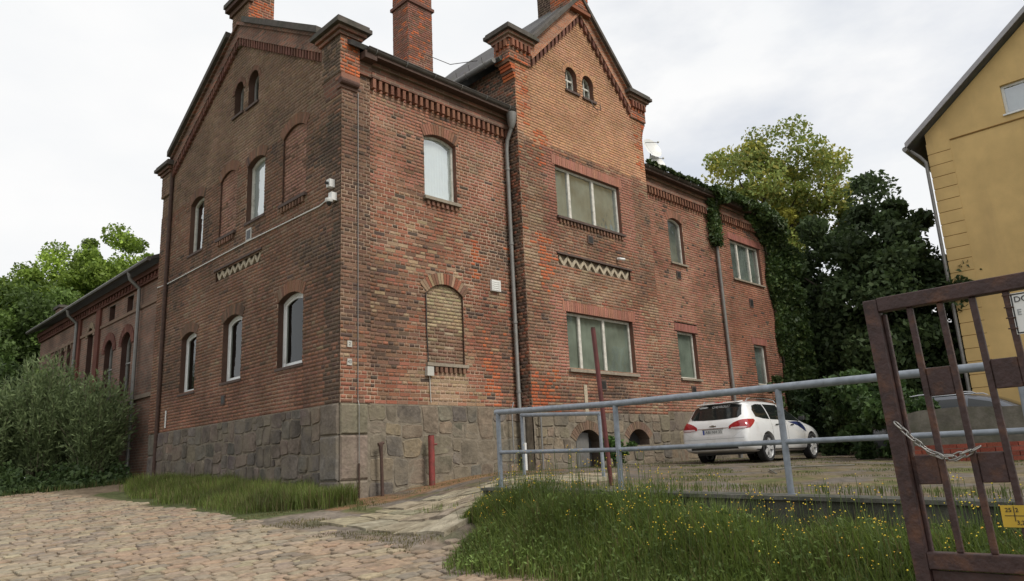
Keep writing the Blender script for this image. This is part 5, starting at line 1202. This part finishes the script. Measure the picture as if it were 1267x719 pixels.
def tree(name, base, crown_c, crown_r, nclump, per, clump_r, leaf, ca, cb, label, extra=None, p=.1, limbs=9, trunk_r=.22, hollow=.45, group=None, clumpcol=None, cat='tree'):
    base = V3(base); T = empty(name, base, label, cat, group); cc = np.array(crown_c); cr = np.array(crown_r); ctr = []
    while len(ctr) < nclump:
        q = rng.normal(size=3); q /= np.linalg.norm(q); r = hollow + (1 - hollow) * rng.random() ** .7; lump = 1 + .28 * nv(q[0] * 2.2 + base.x, q[1] * 2.2 + base.y, q[2] * 2.2)
        pt = cc + q * cr * r * lump
        if pt[2] > base.z + .2: ctr.append(pt)
    ctr = np.array(ctr); rad = clump_r * (.6 + .8 * rng.random(nclump)); P = blob_points(ctr, rad, per)
    C = colour(len(P), ca, cb, extra, p); tint = np.repeat(.75 + .5 * rng.random((nclump, 1)), per, 0); C = C * tint
    if clumpcol is not None:
        f = np.repeat((rng.random(nclump) < clumpcol[1]).astype(float), per)[:, None]; C = C * (1 - f) + f * np.array(clumpcol[0]) * (.7 + .6 * rng.random((len(P), 1)))
    keep = P[:, 2] > base.z + .05; P, C = P[keep], C[keep]
    o = link('crown', leaf_mesh('crown', P - np.array(base), leaf * (.6 + .8 * rng.random(len(P))), C), 'leaf', T)
    tb = MB(); top = V3(cc) - base; tb.tube([(0, 0, -.2), (.05, 0, top.z * .35), tuple(V3((top.x * .7, top.y * .7, top.z * .75))), tuple(top + V3((0, 0, crown_r[2] * .5)))], [trunk_r, trunk_r * .8, trunk_r * .5, trunk_r * .12], 9); tb.build('trunk', 'bark', T, True)
    for i in range(limbs):
        e = V3(ctr[rng.integers(nclump)]) - base; s = V3((top.x * .6, top.y * .6, top.z * random.uniform(.45, .95))); mid = (s + e) / 2 + V3((0, 0, .1 * (e - s).length)); MB().tube([s, mid, e], [trunk_r * .35, trunk_r * .22, trunk_r * .05], 6).build('limb', 'bark', T, True)
    return T
G1, G2, G3 = (.035, .065, .02), (.07, .115, .03), (.10, .15, .03)
# right side
tree('maple_tree', (21.8, -2.6, 1.5), (21.8, -2.6, 6.6), (3.2, 3.5, 4.5), 200, 420, .75, .22, (.044, .070, .030), (.090, .132, .05), 'large dark green broadleaf tree left of the yellow house', extra=(.06, .095, .035), p=.08, limbs=14, hollow=.35)
tree('maple_tree', (21.5, .4, 1.5), (21.5, .4, 4.3), (2.0, 1.8, 3.0), 110, 330, .65, .22, (.040, .066, .027), (.082, .124, .046), 'dark tree crowded between the ivy wall and the large dark tree', limbs=8, hollow=.3)
tree('ash_tree', (27.0, 3.9, 1.5), (27.0, 3.9, 13.0), (3.3, 3.9, 4.5), 125, 330, .8, .21, (.16, .215, .05), (.28, .32, .085), 'pale yellow green tree rising behind the ivy covered end of the building', extra=(.36, .33, .08), p=.2, limbs=30, trunk_r=.3, hollow=.25, clumpcol=((.38, .37, .07), .22))
gwl = MB().box((25.0, -5.2, 1.3), (25.3, 14, 3.7)).build('garden_wall', 'garden_render', None, label='beige rendered wall behind the dark tree', cat='wall')
gwc = MB().box((24.92, -5.25, 3.702), (25.38, 14.05, 3.78)).build('coping', 'concrete_light', gwl)
def shrub(name, base, r, n, leaf, ca, cb, label, clumps=24, group=None, material='leaf', extra=None):
    T = empty(name, base, label, 'shrub', group); ctr = np.stack([rng.normal(size=clumps) * r[0] * .5, rng.normal(size=clumps) * r[1] * .5, np.abs(rng.random(clumps)) * r[2] * .85 + .1], 1); P = blob_points(ctr, np.full(clumps, min(r) * .42), n // clumps); P[:, 2] = np.abs(P[:, 2]) + .02
    tint = np.repeat(.7 + .6 * rng.random((clumps, 1)), n // clumps, 0); link('foliage', leaf_mesh('foliage', P, leaf * (.6 + .8 * rng.random(len(P))), colour(len(P), ca, cb, extra, .15) * tint), material, T)
    for i in range(7): c = ctr[rng.integers(clumps)]; MB().tube([(c[0] * .15, c[1] * .15, -.1), (c[0] * .5, c[1] * .5, c[2] * .55), tuple(c)], [.025, .016, .006], 5).build('stem', 'twig', T)
    return T
def at(px, py, d):
    v = fw * FPX + RT * (px - 633.5) - UP * (py - 359.5); t = d / math.hypot(v.x, v.y); return CAM + v * t
for (px, d, r, lab, a, b) in ((1088, 22.0, (.9, 1.1, 2.4), 'bright leafy shrub under the dark tree', (.035, .07, .022), (.075, .13, .035)), (1058, 25.0, (.9, 1.0, 1.4), 'low shrub in front of the bonnet of the white car', (.03, .055, .02), (.06, .095, .03)), (1110, 20.0, (.8, .9, 1.5), 'leafy shrub behind the gate stile and railing', (.03, .06, .02), (.065, .11, .03)), (1022, 27.5, (.9, .9, 2.6), 'dark shrub beyond the bonnet of the white car', (.018, .035, .014), (.035, .06, .02))):
    p = at(px, 560, d); shrub('shrub', (p.x, p.y, H(p.x, p.y)), r, 4200, .17, a, b, lab)
p = V3((6.9, -.95, H(6.9, -.95))); shrub('shrub', p, (.45, .3, .62), 1500, .10, (.04, .08, .02), (.08, .15, .035), 'small leafy bush in front of the cellar window')
p = V3((16.5, -.5, 1.45)); shrub('shrub', p, (.5, .35, 2.9), 2600, .14, (.04, .06, .02), (.085, .12, .035), 'elder bush growing up the wall below the small window')
# ivy on the end of the wing
IV = empty('ivy', (18.6, -.1, 1.4), 'dense green ivy climbing the far end of the brick wing', 'ivy')
def ivy_pts():
    out_ = []
    for _ in range(26000):
        z = random.uniform(1.4, 10.3); edge = 18.1 + .35 * nv(z * .7, 3) - (1.5 * max(0, z - 9.0) if z > 9.0 else 0) + (.2 if z < 5 else 0)
        x = random.uniform(edge, 19.4 + .5 * nv(z, 7) - .9 * sm((z - 8.2) / 2.0)); th = .15 + .65 * sm((x - edge) / .8) * (1 + .5 * nv(x * 2, z * 2)); out_.append((x, -random.random() * th - .02, z))
    for _ in range(4600):
        x = random.uniform(14.0, 18.4); dr = (.22 + 1.2 * max(0, nv(x * 1.3, 1.7)) + .6 * sm((x - 17.0) / 1.2)); z = 10.35 - random.random() ** 1.3 * dr; out_.append((x, -random.random() * .25 - (.32 if z > 9.9 else .05), z))
    for _ in range(1800):
        x = random.gauss(14.35, .14); z = 10.3 - random.random() * 1.9; out_.append((x, -random.random() * .22 - .05, z))
    for _ in range(900): x = random.uniform(10.3, 14); out_.append((x, -.36 - random.random() * .1, 10.2 + random.random() * .22 * max(0, .3 + nv(x * 2.5, 4))))
    return np.array(out_)
P = ivy_pts(); tint = np.array([.6 + .7 * (nv(a * 1.5, c * 1.5, 2) + .5) for a, b, c in P])[:, None]
link('foliage', leaf_mesh('foliage', P - np.array(IV.location), .15 * (.6 + .8 * rng.random(len(P))), colour(len(P), (.035, .065, .02), (.08, .125, .035), (.13, .17, .05), .1) * tint), 'leaf_gloss', IV)
for i in range(6): x = 18.3 + i * .22; MB().tube([(x - 18.6, .03, -.1), (x - 18.5, .02, 3), (x - 18.7, .02, 6), (x - 18.9, .02, 8.8)], [.03, .025, .018, .008], 5).build('stem', 'bark', IV)
# left side trees behind the annex
for (b, cc, cr, nc, lab, a, c2) in (((6.2, 37, 2), (6.2, 37, 12.3), (4.6, 4.2, 4.6), 150, 'tall bright green tree above the annex roof', (.12, .19, .03), (.24, .33, .055)), ((.5, 36, 2), (.5, 36, 9.9), (4.2, 4, 3.9), 120, 'broad bright green tree left of the tallest tree', (.085, .14, .025), (.16, .23, .04)), ((11.5, 36, 2), (11.5, 36, 12.2), (4.0, 4, 3.0), 90, 'bright green tree rising just behind the gable building', (.085, .15, .025), (.16, .24, .04)), ((1.2, 31, 2), (1.2, 31, 7.4), (2.6, 3, 4.0), 100, 'darker tree between the end of the annex and the bright trees', (.05, .08, .022), (.09, .14, .033)), ((-1.5, 27.5, 1.9), (-1.5, 27.5, 5.2), (2.2, 2.4, 3.4), 80, 'dark low tree at the end of the annex', (.03, .055, .018), (.06, .10, .025)), ((-1.5, 21.5, 1.9), (-1.5, 21.5, 3.9), (1.3, 2.2, 2.6), 60, 'dark bushy tree between annex and road', (.028, .05, .016), (.055, .09, .024))):
    tree('broadleaf_tree', b, cc, cr, nc, 330, .85 if cc[2] > 7 else .6, .24 if cc[2] > 7 else .19, a, c2, lab, limbs=12, hollow=.3, clumpcol=(tuple(v * 1.5 for v in c2), .25), group='trees behind the annex')
shrub('shrub', (-2.75, 13.6, H(-2.75, 13.6)), (1.2, 1.0, 3.6), 5200, .15, (.07, .12, .025), (.15, .22, .045), 'bright green leafy shrub between the willow shrubs')
# willow shrubs: arching stems with narrow grey green leaves
def willow(base, nst, h, spread, label):
    T = empty('willow_shrub', base, label, 'shrub', 'willow shrubs by the road'); P = []; D = []; S = []
    for i in range(nst):
        th = random.uniform(0, 2 * math.pi); sp_ = spread * random.random() ** .6; hh = h * random.uniform(.55, 1.05) * (1 - .35 * (sp_ / spread) ** 2); p0 = V3((math.cos(th) * .3 * sp_, math.sin(th) * .3 * sp_, 0)); p2 = V3((math.cos(th) * sp_, math.sin(th) * sp_, hh)); p1 = V3((p0.x * .5 + p2.x * .35, p0.y * .5 + p2.y * .35, hh * .6))
        if i % 6 == 0: MB().tube([p0 - V3((0, 0, .1)), p1, p2], [.018, .012, .004], 5).build('stem', 'twig', T)
        for k in range(46):
            t = .18 + .82 * random.random(); q = p0 * (1 - t) ** 2 + p1 * 2 * t * (1 - t) + p2 * t * t; tg = ((p1 - p0) * (1 - t) + (p2 - p1) * t).normalized(); rr = V3((random.gauss(0, 1), random.gauss(0, 1), random.gauss(0, 1))) * .6
            P.append(q + rr * .10); D.append((tg + rr).normalized()); S.append(random.uniform(.10, .2))
    P = np.array(P); D = np.array(D); S = np.array(S)[:, None]; n = len(P); e = rng.normal(size=(n, 3)); e -= D * (e * D).sum(1)[:, None]; e /= np.linalg.norm(e, axis=1)[:, None]
    V = np.stack([P - D * S * .5, P + e * S * .13, P + D * S * .5, P - e * S * .13], 1).reshape(-1, 3); V[:, 2] = np.maximum(V[:, 2], .01)
    dk = (.55 + .5 * np.clip(P[:, 2:3] / h, 0, 1)) * 0 + 1
    link('foliage', np_mesh('foliage', V, np.arange(4 * n).reshape(n, 4), np.repeat(colour(n, (.115, .16, .07), (.21, .265, .12)) * dk, 4, 0)), 'leaf', T)
for (x, y, h, sp_, n_, lab) in ((-.95, 11.0, 3.1, 1.05, 300, 'willow shrub hiding the foot of the annex wall next to the gable'), (-2.0, 12.0, 3.7, 1.25, 400, 'tallest willow shrub in front of the annex windows'), (-3.3, 12.4, 2.9, 1.2, 320, 'willow shrub at the outer edge of the road'), (-2.9, 15.2, 3.2, 1.3, 300, 'willow shrub set back between the other willows'), (-1.2, 14.2, 3.5, 1.3, 300, 'willow shrub farther along the annex wall')):
    willow((x, y, H(x, y)), n_, h, sp_, lab)
cv = []
for _ in range(5200):
    x, y = random.uniform(-5.5, -.35), random.uniform(9.3, 11.2); hmx = .15 + .55 * max(0, .5 + nv(x * 1.5, y * 1.5, 6)) * sm((y - 9.3) / .8); cv.append((x, y, H(x, y) + random.random() * hmx))
P = np.array(cv); link('undergrowth', leaf_mesh('undergrowth', P, .14 * (.6 + .8 * rng.random(len(P))), colour(len(P), (.03, .055, .02), (.07, .11, .035))), 'leaf', kind='stuff', label='low creeping undergrowth below the willow shrubs')

# grass and weeds
def grass(name, n, sampler, hfun, label, ca, cb, dry=.12, lean=.35, wid=.006):
    B = []; 
    tries = 0
    while len(B) < n and tries < n * 6:
        tries += 1; q = sampler()
        if q is None: continue
        x, y = q; B.append((x, y, H(x, y) + .005, hfun(x, y) * random.uniform(.55, 1.15)))
    B = np.array(B); m_ = len(B); th = rng.random(m_) * 2 * np.pi; dx, dy = np.cos(th), np.sin(th); ln = (lean * rng.random(m_) ** 1.2) * B[:, 3]; w_ = wid * (.6 + .8 * rng.random(m_)) * (.6 + B[:, 3])
    px, py = -dy * w_, dx * w_; x, y, z, h = B.T
    V = np.stack([np.stack([x - px, y - py, z], 1), np.stack([x + px, y + py, z], 1), np.stack([x + px * .8 + dx * ln * .35, y + py * .8 + dy * ln * .35, z + h * .55], 1), np.stack([x - px * .8 + dx * ln * .35, y - py * .8 + dy * ln * .35, z + h * .55], 1), np.stack([x + dx * ln, y + dy * ln, z + h * .97], 1)], 1).reshape(-1, 3)
    b = np.arange(m_)[:, None] * 5; F = np.concatenate([b + np.array([[0, 1, 2]]), b + np.array([[0, 2, 3]]), b + np.array([[3, 2, 4]])]); C = colour(m_, ca, cb, (.20, .17, .075), dry)
    patchy = np.array([.8 + .5 * nv(a * 1.1, c * 1.1, 5) for a, c in B[:, :2]])[:, None]
    return link(name, np_mesh(name, V, F, np.repeat(C * patchy, 5, 0)), 'leaf', kind='stuff', label=label)
GA, GB = (.115, .165, .036), (.21, .28, .062)
def weed_zone():
    y = random.uniform(-12.2, -4.75); lo = -2.55 + .5 * nv(y * .9, 2) + (1.25 * sm((y + 6.3) / 1.4)); x = random.uniform(lo, -1.0) if y < -4.9 else random.uniform(lo, -1.1)
    if random.random() > sm((x - lo) / .45) * .85 + .15: return None
    return x, y
def weed_h(x, y): return (.17 + .52 * sm((x + 2.5) / 1.2)) * (1 + .5 * nv(x * 1.5, y * 1.5)) * (.82 + .18 * sm((y + 8.4) / 1.2)) * (.22 + .78 * max(sm((-4.9 - y) / 1.7), sm((x + 1.75) / .5) * sm((-4.7 - y) / .35))) * (.38 + .62 * sm((-5.0 - y) / .8))
grass('weeds', 46000, weed_zone, weed_h, 'tall green grass and weeds below the retaining wall', GA, GB, .15, .75, .005)
def verge():
    y = random.uniform(-.75, 7.2); lo = -1.85 + .35 * nv(y * 1.1, 8) + .9 * sm((-y + .2) / .9) + .5 * sm((y - 5) / 2.2); x = random.uniform(lo, -.08)
    if random.random() > sm((x - lo) / .4) * .85 + .15: return None
    return x, y
grass('verge_grass', 30000, verge, lambda x, y: (.12 + .22 * sm((x + 1.9) / .8)) * (1 + .5 * nv(x * 2, y * 2)), 'rough grass verge along the stone plinth of the gable wall', GA, GB, .3, .8, .0045)
def far_verge(): return random.uniform(-7, -.2), random.uniform(9.0, 11.5)
grass('far_grass', 7000, far_verge, lambda x, y: .16, 'short grass at the edge of the road below the shrubs', (.05, .085, .02), (.10, .15, .04), .2)
def patches():
    x, y = random.uniform(-.6, 13.5), random.uniform(-11, -.45)
    k = nv(x * .9, y * .9, 2) + .4 * nv(x * 3, y * 3, 1)
    if y > -.9 and random.random() < .5: return x, y
    if -.65 < x < .2 and y < -5 and random.random() < .5: return x, y
    return (x, y) if k > .22 else None
grass('terrace_grass', 15000, patches, lambda x, y: .035 if x > 0 else .10, 'sparse short grass tufts on the terrace', (.09, .125, .035), (.17, .20, .06), .2)
def ramp_edge():
    x, y = random.uniform(-2.3, .5), random.uniform(-5.2, -.3); k = nv(x * 1.4, y * 1.4, 12)
    return (x, y) if k > .3 or (x < -1.5 and k > .1) or (y > -.65 and random.random() < .5) else None
grass('ramp_grass', 2600, ramp_edge, lambda x, y: .035, 'thin dry grass on the gravel by the ramp', (.09, .095, .03), (.17, .15, .06), .45)
# broad weed leaves and yellow flowers
P = []; 
while len(P) < 26000:
    q = weed_zone()
    if q: x, y = q; P.append((x, y, H(x, y) + random.random() ** .8 * weed_h(x, y) * .95))
P = np.array(P); tint = np.array([.7 + .8 * (nv(a * 1.4, b * 1.4, 3) + .35) for a, b, c in P])[:, None]
link('weed_leaves', leaf_mesh('weed_leaves', P, .042 * (.5 + rng.random(len(P))), colour(len(P), (.08, .125, .032), (.165, .23, .06)) * tint, .1, .4), 'leaf', kind='stuff', label='leafy weeds among the tall grass below the retaining wall')
fl = MB(); st = MB(); k = 0
while k < 720:
    q = weed_zone()
    if not q or q[0] < -2.0: continue
    x, y = q; 
    if nv(x * 1.2, y * 1.2, 14) < -.12: continue
    z0 = H(x, y); h = weed_h(x, y) * random.uniform(.9, 1.45) + .05; dx, dy = random.gauss(0, .05), random.gauss(0, .05); st.tube([(x, y, z0), (x + dx, y + dy, z0 + h)], .0022, 3, rc((.09, .13, .04), .2), False)
    for j in range(random.choice((1, 1, 2, 3))):
        a = V3((x + dx + random.gauss(0, .018), y + dy + random.gauss(0, .018), z0 + h + random.uniform(-.02, .02))); r_ = random.uniform(.004, .009); c = rc(random.choice([(.62, .48, .03), (.55, .42, .03), (.6, .33, .02)]), .15)
        fl.add([a + V3(v) * r_ for v in ((1, 0, 0), (0, 1, 0), (-1, 0, 0), (0, -1, 0), (0, 0, .8), (0, 0, -.8))], [(0, 1, 4), (1, 2, 4), (2, 3, 4), (3, 0, 4), (1, 0, 5), (2, 1, 5), (3, 2, 5), (0, 3, 5)], c)
    k += 1
fl.build('flower_heads', 'flower', None, kind='stuff', label='small yellow flower heads among the weeds'); st.build('flower_stems', 'leaf', None, kind='stuff', label='thin flower stems among the weeds')
